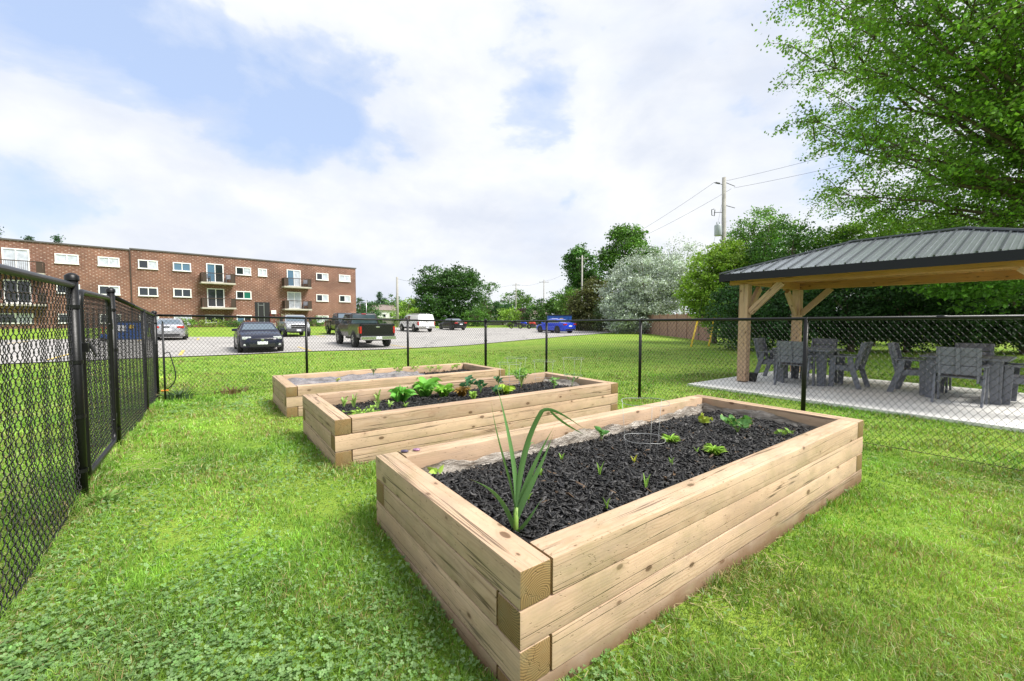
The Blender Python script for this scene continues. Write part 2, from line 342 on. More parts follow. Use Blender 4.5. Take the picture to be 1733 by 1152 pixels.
def plastic_mat():
    m = bpy.data.materials.new('plastic_liner'); m.use_nodes = True; t = NT(m.node_tree); p = t.N['Principled BSDF']
    oc = t.n('ShaderNodeTexCoord').outputs['Object']; n = t.noise(t.vmath('MULTIPLY', oc, (5, 5, 16)), 2.2, 6, .62, 1.2)
    t.L.new(t.mix(t.ramp(n, [(.3, 0), (.7, 1)]), (.19, .155, .125), (.52, .48, .42)), p.inputs['Base Color']); p.inputs['Roughness'].default_value = .28  # fold shading painted in: hollows of the crumple noise take the darker colour
    p.inputs['Specular IOR Level'].default_value = .6; p.inputs['Alpha'].default_value = .86
    t.L.new(t.n('ShaderNodeBump', ins={'Strength': 1, 'Distance': .02, 'Height': n}).outputs[0], p.inputs['Normal']); return m
M['liner'] = plastic_mat()
def paint(name, col, metal=.3): return mat(name, col, .3, metal=metal, coat=.35 if max(col) < .06 else .8, spec=.3)
M['p_navy'] = paint('p_navy', (.010, .012, .030), 0); M['p_black'] = paint('p_black', (.006, .006, .007), 0); M['p_grey'] = paint('p_grey', (.09, .09, .095), .4)
M['p_silver'] = paint('p_silver', (.42, .43, .45), .6); M['p_white'] = paint('p_white', (.78, .79, .80), 0); M['p_blue'] = paint('p_blue', (.01, .055, .62), .2)
M['plastic_grey'] = mat('plastic_grey', (.06, .065, .07), .6)

# ------------------------------------------------------------------ ground sheets
def axis(lo, hi, c, n, k):
    u = np.linspace(-1, 1, n); v = np.sinh(u*k)/math.sinh(k); return np.where(v < 0, c+v*(c-lo), c+v*(hi-c))
def sheet(name, X, Y, mt, dz, mask=None, kind='structure'):
    gx, gy = np.meshgrid(X, Y, indexing='ij'); Z = gz(gx.ravel(), gy.ravel())+dz
    V = np.c_[gx.ravel(), gy.ravel(), Z]; nx, ny = len(X), len(Y)
    I, J = np.meshgrid(np.arange(nx-1), np.arange(ny-1), indexing='ij'); a = (I*ny+J).ravel()
    o = npmesh(name, V, np.c_[a, a+ny, a+ny+1, a+1], mt, smooth=True); tag(o, kind=kind); return o
sheet('ground', axis(-600, 600, 0, 300, 5.2), axis(-200, 900, 8, 300, 5.2), M['lawn'], 0)
def poly_sheet(name, poly, mt, dz, step=1.0, kind='structure', **k):
    """polygon in (e,s) coordinates draped on the terrain"""
    bm = bmesh.new(); bm.faces.new([bm.verts.new((*eg(e, s), 0)) for e, s in poly])
    P = np.array([eg(e, s) for e, s in poly])
    for ax, lo, hi in ((0, P[:, 0].min(), P[:, 0].max()), (1, P[:, 1].min(), P[:, 1].max())):
        q = lo+step
        while q < hi:
            no = Vector((1, 0, 0)) if ax == 0 else Vector((0, 1, 0))
            bmesh.ops.bisect_plane(bm, geom=bm.verts[:]+bm.edges[:]+bm.faces[:], plane_co=no*q, plane_no=no); q += step
    for v in bm.verts: v.co.z = g1(v.co.x, v.co.y)+dz
    bmesh.ops.recalc_face_normals(bm, faces=bm.faces)
    me = bpy.data.meshes.new(name); bm.to_mesh(me); bm.free(); me.materials.append(mt)
    for pl in me.polygons:
        if pl.normal.z < 0: me.flip_normals(); break
    o = bpy.data.objects.new(name, me); COL.objects.link(o); tag(o, kind=kind, **k); return o
LOT = [(-45, 20), (-12, 20.4), (-3, 21), (6, 21.7), (13, 21.9), (20, 23.6), (29, 27.0), (36, 30), (44, 33), (46, 37), (40, 44), (36, 51.5), (24, 54), (12.2, 52.5), (11.6, 40), (5.9, 38.8), (1.9, 40), (-2, 41), (-11, 41.4), (-45, 43)]
poly_sheet('parking_lot', LOT, M['asphalt'], .035, 1.5)
for i, e0 in enumerate((-7.4, -4.7, -1.0, 3.9, 9.0)):
    poly_sheet('bay_line', [(e0, 21.8), (e0+.13, 21.8), (e0+.13, 25.2), (e0, 25.2)], M['line_paint'], .045, 2)
for i, e0 in enumerate((-9, -6.3, -3.6, -.6, 7.4)):
    poly_sheet('bay_line', [(e0, 35.0), (e0+.12, 35.0), (e0+.12, 38.4), (e0, 38.4)], M['line_paint'], .045, 2)

# ------------------------------------------------------------------ raised beds
C = .14; L_, W_ = 3.625, 1.476
BEDS = [dict(o=(.0286, 1.341), z=-.833, n=4, lab='nearest timber raised bed holding a tall leek, liner showing along its inner edge'),
        dict(o=(-1.492, 3.479), z=-.849, n=3, lab='middle timber raised bed planted with lettuce, kale and feathery carrot tops'),
        dict(o=(-3.051, 5.609), z=-.922, n=3, lab='farthest timber raised bed with a sheet of dark plastic on its soil')]
def timber(p, length, mt, parent, vertical_g):
    mb = MB(); w_ = C-.004; mb.box((0, 0, 0), (length-.004, w_, w_))
    o = mb.build('timber', mt, parent, bevel=.009)
    bm = bmesh.new(); bm.from_mesh(o.data)
    bmesh.ops.bisect_plane(bm, geom=bm.verts[:]+bm.edges[:]+bm.faces[:], plane_co=(0, 0, 0), plane_no=(1, 0, 0))
    bw = rnd.uniform(-.003, .003); bh = rnd.uniform(-.002, .002)
    for v in bm.verts: k = 1-abs(v.co.x)/(length/2); v.co.y += bw*k; v.co.z += bh*k
    bm.to_mesh(o.data); bm.free()
    for f in o.data.polygons: f.use_smooth = True
    o.data.set_sharp_from_angle(angle=R(38)) if hasattr(o.data, 'set_sharp_from_angle') else None
    o.location = p; o.rotation_euler = (rnd.uniform(-.006, .006)+(0 if mt is M['timber_low'] else rnd.choice((0, math.pi))), 0, (math.pi/2 if vertical_g else 0)+rnd.uniform(-.0012, .0012)+rnd.choice((0, math.pi)))
    return o
bed_roots = []
for bi, b in enumerate(BEDS):
    zt = b['z']+EYE; root = empty('raised_bed', (*b['o'], zt), TH, label=b['lab'], cat='raised bed', group='timber raised beds on the lawn'); bed_roots.append(root)
    for k in range(b['n']+1):
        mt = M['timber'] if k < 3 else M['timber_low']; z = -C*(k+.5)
        if k % 2 == 0:
            timber((C/2, W_/2, z), W_, mt, root, True); timber((L_-C/2, W_/2, z), W_, mt, root, True)
            timber((L_/2, C/2, z), L_-2*C-.006, mt, root, False); timber((L_/2, W_-C/2, z), L_-2*C-.006, mt, root, False)
        else:
            timber((L_/2, C/2, z), L_, mt, root, False); timber((L_/2, W_-C/2, z), L_, mt, root, False)
            timber((C/2, W_/2, z), W_-2*C-.006, mt, root, True); timber((L_-C/2, W_/2, z), W_-2*C-.006, mt, root, True)
def bp(bi, e, s, dz=0):           # point in bed coordinates -> world
    x, y = eg(e, s); return (BEDS[bi]['o'][0]+x, BEDS[bi]['o'][1]+y, BEDS[bi]['z']+EYE+dz)
_ph = nr.rand(6, 3)*6
def soil_h(bi, e, s):
    e = np.asarray(e, float); s = np.asarray(s, float); h = np.zeros(e.shape)
    for i, (fx, fy, a) in enumerate(((3, 2, .010), (5, 7, .007), (11, 9, .004), (2, 6, .008), (17, 13, .003))): h += a*np.sin(fx*e+_ph[i, 0]+bi)*np.sin(fy*s+_ph[i, 1])
    base = {0: -.125, 1: -.125, 2: -.12}[bi]
    far = np.clip((s-(W_-.34))/.2, 0, 1)*(.055 if bi == 0 else .02)     # soil sinks beside the far liner
    return base+h*.9-far
for bi in range(3):
    X = np.linspace(C-.03, L_-C+.03, 110); Y = np.linspace(C-.03, W_-C+.03, 46); gx, gy = np.meshgrid(X, Y, indexing='ij')
    Z = soil_h(bi, gx, gy)+nr.rand(*gx.shape)*.008-.006; ny = len(Y); I, J = np.meshgrid(np.arange(109), np.arange(45), indexing='ij'); a = (I*ny+J).ravel()
    soil = npmesh('soil', np.c_[gx.ravel(), gy.ravel(), Z.ravel()], np.c_[a, a+ny, a+ny+1, a+1], M['mulch'], bed_roots[bi], smooth=True)
def chips(bi, n, size):
    e = nr.uniform(C+.004, L_-C-.004, n); s = nr.uniform(C+.004, W_-C-.004, n)
    z = soil_h(bi, e, s)+nr.uniform(-.004, .016, n)
    ln = np.minimum(size*np.exp(nr.normal(-.22, .45, n)), .08); wd = ln*nr.uniform(.16, .38, n); th = .0025+nr.rand(n)*.003
    yaw = nr.rand(n)*6.283; pit = nr.normal(0, .38, n); rol = nr.normal(0, .5, n)
    ax = np.c_[np.cos(yaw)*np.cos(pit), np.sin(yaw)*np.cos(pit), np.sin(pit)]; up = np.c_[nr.normal(0, .55, n), nr.normal(0, .55, n), np.ones(n)]
    ay = np.cross(up, ax); ay /= np.linalg.norm(ay, axis=1)[:, None]; az = np.cross(ax, ay)
    P = np.c_[e, s, z]; j = lambda: nr.uniform(.6, 1.15, n)[:, None]
    A, B_, T = ax*ln[:, None]/2, ay*wd[:, None]/2, az*th[:, None]/2
    V = np.stack([P-A*j()-B_*j()*.6-T, P-A*j()+B_*j()*.6-T, P+A*j()+B_*j()-T, P+A*j()-B_*j()-T, P-A*j()*.9-B_*.5+T, P-A*j()*.9+B_*.6+T, P+A*j()*.9+B_*.8+T, P+A*.9-B_*.7+T], 1)
    F = np.array([(0,1,2,3),(4,7,6,5),(0,4,5,1),(1,5,6,2),(2,6,7,3),(3,7,4,0)])
    Fa = (np.arange(n)[:, None, None]*8+F[None]).reshape(-1, 4)
    g = nr.beta(1.0, 6, n)*.14+.004; tint = np.c_[g*1.02, g*.99, g*.99]; br = nr.rand(n) < .012; tint[br] = (.13, .085, .05)
    o = npmesh('mulch', V.reshape(-1, 3), Fa, M['chip'], bed_roots[bi], color=np.repeat(tint, 8, 0)); o['kind'] = 'stuff'; return o
M['chip'] = leaf_mat('chip', 0.0, .5)
chips(0, 21000, .050); chips(1, 10000, .050); chips(2, 3500, .045)
def liner(name, bi, pts, hfun, n_s=7, mt=None, lean=.03):
    """crumpled strip hanging on the inner timber faces; pts = path (e,s) with inward normal"""
    V = []; F = []
    for i, (e, s, ne, ns) in enumerate(pts):
        top, bot = hfun(i/len(pts))
        for k in range(n_s):
            q = k/(n_s-1); cr = .014+.5*(.016*math.sin(i*.55+k*.9)+.014*math.sin(i*.23-k*1.9)+.008*math.sin(i*1.3+k*2.1))+rnd.uniform(-.004, .004)+lean*q*q
            V.append((e+ne*cr, s+ns*cr, top+(bot-top)*q+rnd.uniform(-.004, .004)))
    for i in range(len(pts)-1):
        for k in range(n_s-1): a = i*n_s+k; F.append((a, a+n_s, a+n_s+1, a+1))
    return npmesh(name, np.array(V), np.array(F), mt or M['liner'], bed_roots[bi], smooth=True)
p1 = [(C+.04+i*.028, W_-C-.004, 0, -1) for i in range(118)]
liner('liner', 0, p1, lambda q: (-.085+.022*math.sin(q*13+2)-.012*math.sin(q*53+1)+(.02 if q > .95 else 0), -.215))
p2 = [(L_-C-.004, W_-C-.02-i*.028, -1, 0) for i in range(40)]
liner('liner', 0, p2, lambda q: (-.045-.02*math.sin(q*9)-.03*q, -.19), lean=.05)
p3 = [(L_-C-.004, W_-C-.02-i*.03, -1, 0) for i in range(38)]
liner('liner', 1, p3, lambda q: (-.06-.02*math.sin(q*11), -.15), lean=.16)
# plastic sheet lying over the soil of the far bed
gx, gy = np.meshgrid(np.linspace(C+.01, 2.35, 90), np.linspace(C+.01, W_-C-.01, 40), indexing='ij')
zz = soil_h(2, gx, gy)+.03+.020*np.sin(gx*4+gy*17+np.sin(gx*5)*1.4)+.011*np.sin(gx*11-gy*23)+nr.rand(*gx.shape)*.006-np.clip(gx-1.5, 0, 1)*.028
zz += .018*np.abs(np.sin(gx*7-gy*9+np.sin(gy*6)))+.014*np.abs(np.sin(gx*3+gy*21)); zz += .05*np.exp(-((gx-.35)**2/.03+(gy-1.1)**2/.03))
a = (np.arange(89)[:, None]*40+np.arange(39)[None]).ravel()
M['sheet_dark'] = mat('sheet_dark', (.17, .155, .155), .25, spec=.7, var=(7, .6))
ps = npmesh('plastic_sheet', np.c_[gx.ravel(), gy.ravel(), zz.ravel()], np.c_[a, a+40, a+41, a+1], M['sheet_dark'], smooth=True)
ps.location = (*BEDS[2]['o'], BEDS[2]['z']+EYE); ps.rotation_euler[2] = TH
tag(ps, 'crumpled dark plastic sheet lying on the soil of the farthest raised bed', 'plastic sheet')

# ------------------------------------------------------------------ plants in the beds
def blade_mesh(paths, col, vary=.15):
    """paths: list of (points, width, fold) -> ribbons with a keel"""
    V = []; F = []; T = []
    for pts, wd, fold in paths:
        pts = [Vector(p) for p in pts]; n = len(pts); b0 = len(V); side = None; cc = rnd.uniform(1-vary, 1+vary)
        for i, p in enumerate(pts):
            d = (pts[min(i+1, n-1)]-pts[max(i-1, 0)]).normalized()
            if side is None:
                side = d.cross(Vector((rnd.uniform(-1, 1), rnd.uniform(-1, 1), .2)));
            side = (side-d*side.dot(d)).normalized(); up = side.cross(d)
            q = i/(n-1); ww = wd*(math.sin(math.pi*min(1, .28+q*.72))**.8 if q > .1 else .8)*(1-q**3)+.0006
            V += [p-side*ww/2+up*ww*fold, p-up*ww*fold*.3, p+side*ww/2+up*ww*fold]
            tipb = max(0, q-.88)/.12
            base = (np.array(col)*cc)*(1-tipb)+np.array((.42, .33, .14))*tipb; T += [base*.92, base, base*.92]
        for i in range(n-1):
            a = b0+i*3; F += [(a, a+3, a+4, a+1), (a+1, a+4, a+5, a+2)]
    return np.array([tuple(v) for v in V]), np.array(F), np.array(T)
def bez(p0, p1, p2, p3, n=14):
    o = []
    for i in range(n):
        q = i/(n-1); o.append(Vector(p0)*(1-q)**3+Vector(p1)*3*q*(1-q)**2+Vector(p2)*3*q*q*(1-q)+Vector(p3)*q**3)
    return o
def plant(name, loc, paths, col, label, cat, group=None, stem=None, mt=None):
    root = empty(name, loc, label=label, cat=cat, group=group)
    V, F, T = blade_mesh(paths, col); npmesh('leaves', V, F, mt or M['leaf_flat'], root, color=T, smooth=True)
    if stem:
        mb = MB()
        for s_ in stem: mb.tube(*s_)
        mb.build('stem', M['stem'], root, smooth=True)
    return root
M['stem'] = mat('stem', (.22, .36, .07), .5); M['stem_pale'] = mat('stem_pale', (.45, .55, .25), .5)
# the leek: base at (0.019,1.84), leaf ends measured from the base
L0 = (.019, 1.835, -.97+EYE); lk = [
 ((0,0,.10),(-.02,.01,.25),(-.09,-.02,.42),(-.112,-.01,.63), .021), ((0,0,.11),(.0,.0,.30),(-.04,.0,.50),(-.092,0,.705), .021),
 ((0,0,.07),(.05,.01,.22),(.10,.02,.36),(.175,.02,.50), .030),
 ((0,0,.06),(.04,-.02,.20),(.12,-.02,.32),(.165,-.02,.48), .022), ((0,0,.02),(-.05,-.01,.20),(-.11,-.02,.23),(-.205,-.03,.27), .022),
 ((.0,0,.01),(.04,-.03,.04),(.07,-.05,.12),(.115,-.06,.20), .018), ((0,0,.12),(.03,.02,.33),(.07,.05,.52),(.10,.06,.34), .010)]
paths = [(bez(a, b, c, d, 18), wd*1.3, .28) for a, b, c, d, wd in lk]
paths.append((bez((0,0,.09),(.02,0,.28),(.035,0,.42),(.113,-.03,.567), 12)+bez((.113,-.03,.567), (.15,-.03,.60), (.24,-.02,.53), (.325,.02,.468), 12)[1:], .027, .3))
paths.append((bez((.15,-.03,.572), (.20,-.03,.52), (.26,-.03,.49), (.30,-.02,.465), 10), .012, .2))
leek = plant('leek', L0, paths, (.12, .25, .085), 'tall leek with long arching blue-green leaves in the near corner of the nearest bed', 'leek', stem=[([(0,0,-.03),(0,0,.05),(.002,0,.13)], [.013,.012,.010], 10)])
# bent leaf colour: rounded blades for other vegetables
def rosette(name, bi, e, s, n, r, h, wd, col, label, cat, group=None, droop=.3, fold=.15, up=.8, ndz=0, mt=None):
    P = []
    for i in range(n):
        a = i*2.4+rnd.uniform(-.3, .3); k = rnd.uniform(.65, 1.05); rr = r*k; hh = h*rnd.uniform(.7, 1.1)*(1.1-.4*(i/n))
        P.append((bez((0,0,0), (math.cos(a)*rr*.2, math.sin(a)*rr*.2, hh*up), (math.cos(a)*rr*.7, math.sin(a)*rr*.7, hh*1.1), (math.cos(a)*rr, math.sin(a)*rr, hh*(1-droop)), 8), wd*rnd.uniform(.8, 1.2), fold))
    z = float(soil_h(bi, e, s)); x, y, zz = bp(bi, e, s, z+ndz)
    return plant(name, (x, y, zz), P, col, label, cat, group, mt=mt)
def leafy(name, bi, e, s, stems, h, spread, leafn, lsize, col, label, cat, group=None, ndz=0, mt=None):
    """stems carrying small oval leaves"""
    P = []; st = []
    for i in range(stems):
        a = rnd.uniform(0, 6.28); rr = spread*rnd.uniform(.3, 1); hh = h*rnd.uniform(.6, 1); tip = Vector((math.cos(a)*rr, math.sin(a)*rr, hh))
        pts = bez((0,0,0), (0,0,hh*.5), tip*.8, tip, 6); st.append((pts, .0022 if lsize > .02 else .0012, 5))
        for j in range(leafn):
            q = pts[rnd.choice((3, 4, 5, 5))]; b = rnd.uniform(0, 6.28); dd = Vector((math.cos(b), math.sin(b), rnd.uniform(-.3, .7)))*lsize
            P.append(([q, q+dd*.35, q+dd*.7, q+dd], lsize*rnd.uniform(.6, .85), .12))
    z = float(soil_h(bi, e, s)); x, y, zz = bp(bi, e, s, z+ndz)
    return plant(name, (x, y, zz), P, col, label, cat, group, st, mt)
leafy('strawberry_plant', 0, 2.80, .64, 12, .15, .13, 3, .062, (.13, .30, .085), 'leafy strawberry plant, the largest of the three near the right end of the nearest bed', 'strawberry plant', 'strawberry plants in the nearest bed')
leafy('strawberry_plant', 0, 2.80, .96, 7, .07, .09, 3, .050, (.30, .38, .05), 'small yellowing strawberry plant left of the largest one in the nearest bed', 'strawberry plant', 'strawberry plants in the nearest bed')
leafy('strawberry_plant', 0, 3.0, .37, 5, .06, .10, 3, .038, (.22, .38, .07), 'small low strawberry plant beside the right inner wall of the nearest bed', 'strawberry plant', 'strawberry plants in the nearest bed')
def lettuce_clump(bi, e, s, r, label):
    rosette('lettuce', bi, e, s, 60, r, r*.72, r*.28, (.26, .46, .055), label, 'lettuce', 'young lettuces in the nearest bed', droop=.05, fold=.5)
lettuce_clump(0, 2.02, .765, .078, 'frilly bright green lettuce beside the wire cage in the nearest bed')
lettuce_clump(0, 2.05, .44, .090, 'frilly bright green lettuce nearest the front board of the nearest bed')
leafy('bean_seedling', 0, 1.69, 1.16, 4, .10, .035, 3, .052, (.15, .38, .11), 'bean seedling by the liner in the middle of the nearest bed', 'seedling')
for e, s, h, lab in ((1.11, 1.00, .05, 'thin pale sprout farthest back between the leek and the bean seedling'), (.79, .84, .06, 'pale two-bladed sprout just left of the leek'), (1.113, .66, .075, 'upright corn sprout just right of the leek'),
        (1.164, .36, .085, 'tall corn sprout near the front board of the nearest bed'), (.515, .61, .055, 'small corn sprout close to the leek stem on its left'), (1.98, .53, .05, 'little sprout between the two frilly lettuces'),
        (1.485, .69, .05, 'yellow seedling inside the wire cage of the nearest bed'), (.80, .33, .06, 'corn sprout close to the inner side of the front board near the leek'), (1.62, .50, .05, 'forked grassy sprout just in front of the wire cage')):
    rosette('sprout', 0, e, s, 4, .03, h, .011, (.24, .42, .08) if 'yellow' not in lab else (.5, .52, .06), lab, 'sprout', 'small sprouts in the mulch', droop=-.1, fold=.3, up=.7)
leafy('lettuce_seedling', 0, .30, 1.27, 2, .035, .03, 2, .055, (.36, .55, .09), 'single pale green leaf against the liner in the back left corner of the nearest bed', 'seedling', ndz=.02)
# middle bed
for e, s, r, h, wd, c, lab in ((1.0, 1.07, .20, .18, .11, (.14, .40, .06), 'large dark green lettuce, leftmost of the big heads in the middle bed'), (1.37, 1.2, .21, .23, .12, (.16, .42, .06), 'largest broad-leaved lettuce at the back of the middle bed'),
        (1.52, 1.0, .18, .15, .095, (.20, .44, .05), 'bright lettuce in front of the largest one in the middle bed'), (1.70, .86, .13, .13, .075, (.22, .13, .025), 'brownish red-leaf lettuce beside the bright heads in the middle bed'),
        (2.26, .74, .16, .12, .09, (.38, .56, .07), 'yellow-green lettuce close to the front board of the middle bed'), (1.72, .62, .06, .10, .04, (.30, .50, .08), 'small pale lettuce below the kale in the middle bed')):
    rosette('lettuce', 1, e, s, 22, r, h, wd, c, lab, 'lettuce', 'lettuces in the middle bed', droop=.25, fold=.22)
for e, s, h, lab in ((1.80, .84, .21, 'tallest dark kale plant in the middle bed'), (2.0, .90, .15, 'short bushy kale plant between two taller ones'), (2.22, 1.5, .17, 'kale plant by the back board of the middle bed'), (2.12, .72, .12, 'low kale plant just left of the yellow-green lettuce'), (2.45, 1.15, .17, 'kale plant left of the feathery carrot tops')):
    leafy('kale_plant', 1, e, s, 6, h, .07, 2, .075, (.055, .17, .075), lab, 'kale', 'kale plants in the middle bed')
leafy('carrot_plant', 1, 2.74, 1.0, 26, .30, .13, 9, .030, (.24, .48, .09), 'feathery light green carrot tops rising above the middle bed', 'carrot')
for i, (e, s, h, lab) in enumerate(((.36, 1.13, .12, 'thin pale seedling nearest the left end of the middle bed'), (.45, 1.05, .15, 'upright leafy seedling second from the left end of the middle bed'), (.79, 1.28, .15, 'wispy tall seedling before the big lettuces in the middle bed'),
        (.64, .84, .11, 'broad bright seedling left of the drooping one'), (.76, .80, .08, 'drooping seedling just left of the largest lettuce group'), (.90, .70, .06, 'low seedling along the front board under the big lettuces'))):
    rosette('seedling', 1, e, s, 6, .06, h, .022, (.34, .52, .14), lab, 'seedling', 'seedlings at the left end of the middle bed', droop=.1, fold=.2)
leafy('low_greens', 1, .42, .62, 22, .05, .22, 3, .028, (.30, .50, .08), 'low mat of seedlings along the front board at the left end of the middle bed', 'seedlings')
leafy('tomato_plant', 1, 3.02, .62, 6, .17, .08, 4, .045, (.20, .42, .10), 'small tomato plant inside the third wire cage of the middle bed', 'tomato plant')
leafy('tomato_plant', 1, 3.40, .66, 5, .20, .10, 4, .035, (.14, .30, .10), 'thin tomato plant at the right end of the middle bed', 'tomato plant')
# far bed
for i, (e, s, h, lab) in enumerate(((2.0, 1.1, .13, 'leftmost pale bean seedling of the row in the farthest bed'), (2.35, 1.2, .14, 'second pale bean seedling from the left in the farthest bed'), (2.62, 1.1, .12, 'third bean seedling of the row in the farthest bed'), (2.86, 1.2, .12, 'fourth bean seedling of the row in the farthest bed'),
        (3.08, 1.05, .10, 'fifth bean seedling of the row in the farthest bed'), (3.26, 1.2, .12, 'last bean seedling before the right end of the farthest bed'))):
    leafy('bean_seedling', 2, e, s, 7, h, .09, 4, .036, (.36, .52, .12), lab, 'seedling', 'bean seedlings in the farthest bed', ndz=.03)
leafy('herb_plant', 2, 1.47, .90, 6, .15, .05, 6, .026, (.09, .14, .06), 'dark herb sprig poking through the plastic of the farthest bed', 'herb', ndz=.05)
leafy('mustard_seedling', 2, .80, .60, 5, .06, .07, 3, .03, (.45, .50, .10), 'yellowish seedling beside the plastic at the left of the farthest bed', 'seedling', ndz=.05)
# wire cages
def cage(bi, e, s, label, r=.150, h=.43, z0=None):
    z = float(soil_h(bi, e, s)); x, y, zz = bp(bi, e, s, z); mb = MB(); root = empty('wire_cage', (x, y, zz), label=label, cat='plant cage', group='wire plant cages')
    for rr, hh in ((r, h), (r*.86, .19)):
        q = MB(); q.tube([(rr*math.cos(a*math.pi/16), rr*math.sin(a*math.pi/16), hh+.004*math.sin(a*.6)) for a in range(33)], .0017, 5); q.build('ring', M['wire_zinc'], root, smooth=True)
    for k in range(3):
        a = k*2.094+.5; q = MB(); q.tube([(r*math.cos(a), r*math.sin(a), h), (r*.86*math.cos(a), r*.86*math.sin(a), .19), (r*.66*math.cos(a), r*.66*math.sin(a), -.05)], .0014, 5); q.build('leg', M['wire_zinc'], root, smooth=True)
cage(0, 1.47, .60, 'conical wire cage standing in the mulch of the nearest bed')
cage(1, 2.17, .49, 'wire cage in the middle bed, leftmost of its four cages'); cage(1, 2.68, 1.04, 'wire cage farthest back in the middle bed, second from the left')
cage(1, 2.80, .58, 'third wire cage from the left, around a small tomato plant in the middle bed'); cage(1, 3.33, .57, 'rightmost wire cage at the end of the middle bed')
for e, s, r, c, lab in ((.167, 1.420, .021, (.07, .055, .10), 'flat dark violet pebble on the back left corner of the nearest bed'), (.24, 1.405, .020, (.30, .16, .26), 'flat pinkish pebble right of the dark one on the nearest bed')):
    mb = MB(); mb.lathe([(0.0001, 0), (r*.8, .001), (r, .006), (r*.8, .012), (0.0001, .014)], 14); x, y, z = bp(0, e, s, .001)
    o = mb.build('pebble', mat('stone_'+lab.split()[1], c, .35, var=(90, .5)), smooth=True, loc=(x, y, z)); o.scale = (1.25, .8, 1); tag(o, lab, 'pebble', 'pebbles on the bed corner')
M['zip'] = mat('zip', (.05, .045, .04), .7)
for e, s, a in ((.07, .95, .3), (.07, .62, -.5)):
    pass

# ------------------------------------------------------------------ chain-link fence
RT = {'left': None}
def fence_line(p0, p1, z0t, z1t, posts, label, rw=.0024, root_name='chain_link_fence', mesh_from=0.0, mesh_to=1.0, cat='fence', gate=False):
    p0 = Vector((*p0, 0)); p1 = Vector((*p1, 0)); L = (p1-p0).length; d = (p1-p0)/L; nrm = Vector((-d.y, d.x, 0))
    root = empty(root_name, (p0.x, p0.y, g1(p0.x, p0.y)), label=label, cat=cat, group=None if gate else 'black chain link fence lines round the garden'); rl = Vector(root.location)
    top = lambda q: z0t+(z1t-z0t)*q
    P = lambda q, z=0, n=0: (p0+d*(L*q)+nrm*n+Vector((0, 0, z)))-rl
    for q, r, cap in posts:
        x = p0+d*(L*q); zb = g1(x.x, x.y)-.05; zt = top(q)+(.06 if cap else .012); mb = MB()
        mb.tube([(x.x-rl.x, x.y-rl.y, zb-rl.z), (x.x-rl.x, x.y-rl.y, zt-rl.z)], r, 14)
        po = mb.build('fence_post', M['fence_black'], root, smooth=False)
        for f in po.data.polygons: f.use_smooth = len(f.vertices) == 4
        if cap:
            mb = MB(); mb.lathe([(r+.006, -.03), (r+.006, .0), (r*.85, .010), (r*.45, .018), (.001, .020)], 14, (x.x-rl.x, x.y-rl.y, zt-rl.z)); mb.build('post_cap', M['fence_black'], po, smooth=True)
        if cap:
            mb = MB()
            for zz in np.linspace(zb+.25, zt-.2, 4):
                mb = MB(); mb.lathe([(r+.001, -.012), (r+.005, -.012), (r+.005, .012), (r+.001, .012)], 14, (x.x-rl.x, x.y-rl.y, zz-rl.z)); mb.build('tension_band', M['fence_black'], po)
    if gate: return root, P, L, d, nrm, rl
    mb = MB(); mb.tube([P(mesh_from, top(mesh_from)), P(mesh_to, top(mesh_to))], .021, 12)
    k = max(1, int(L/3)); 
    for i in range(k): q = mesh_from+(mesh_to-mesh_from)*(i+.35)/k; mb.tube([P(q, top(q)), P(q+.08/L, top(q+.08/L))], .0245, 12)
    mb.build('top_rail', M['fence_black'], root, smooth=True)
    chain(root, P, L, mesh_from, mesh_to, top, rl, p0, d, rw=rw)
    mb = MB(); mb.tube([P(q, float(g1(*(p0+d*(L*q)).xy))+.035) for q in np.linspace(mesh_from, mesh_to, 16)], .003, 5); mb.build('tension_wire', M['fence_black'], root, smooth=True)
    return root
def chain(root, P, L, q0, q1, top, rl, p0, d, bottom=.015, pw=.031, ph=.078, name='chain_link_mesh', rw=.0025):
    nrm = np.array((-d.y, d.x, 0)); dd = np.array(d); n = int(L*(q1-q0)/pw); VV = []; FF = []; base = 0
    for i in range(n):
        q = q0+(i+.5)*pw/L; c = p0+d*(L*q); zb = g1(c.x, c.y)+bottom; zt = top(q)+.02; m = int((zt-zb)/ph*6)+1; k = np.arange(m)
        ph_ = (k/6.0) % 1; tri = 1-4*np.abs(ph_-.5); sgn = tri*(pw/2+.001)*(1 if i % 2 else -1); outp = np.sin(2*np.pi*(k/6.0))*.0062*(1 if i % 2 else -1)
        wob = .012*math.sin(q*L*1.3+i*.01)+.004*math.sin(i*.7)
        z = zt-k*ph/6.0; cen = np.array((c.x, c.y, 0))+dd*sgn[:, None]+nrm*(outp+wob*np.sin(k/m*3.1))[:, None]+np.array((0, 0, 1))*z[:, None]-np.array(rl)
        tan = np.gradient(cen, axis=0); tan /= np.linalg.norm(tan, axis=1)[:, None]; a = np.cross(tan, nrm); a /= np.linalg.norm(a, axis=1)[:, None]; b = np.cross(tan, a)
        ring = np.stack([cen+(a*math.cos(w)+b*math.sin(w))*rw for w in (0, 2.094, 4.189)], 1); VV.append(ring.reshape(-1, 3))
        kk = np.arange(m-1)[:, None]*3+base
        for u in range(3): FF.append(np.c_[kk+u, kk+(u+1) % 3, kk+3+(u+1) % 3, kk+3+u])
        base += m*3
    return npmesh(name, np.concatenate(VV), np.concatenate(FF), M['mesh_wire'], root, smooth=True)
FE = -.745
zl = lambda s: EYE+(.215+.01*(s-3.88)/1.76 if s <= 5.64 else .225-.0395*(s-5.64))
def sl(s): return eg(-.70 if s < 4.5 else -.755, s)
Lq = lambda s, a, b: (s-a)/(b-a)
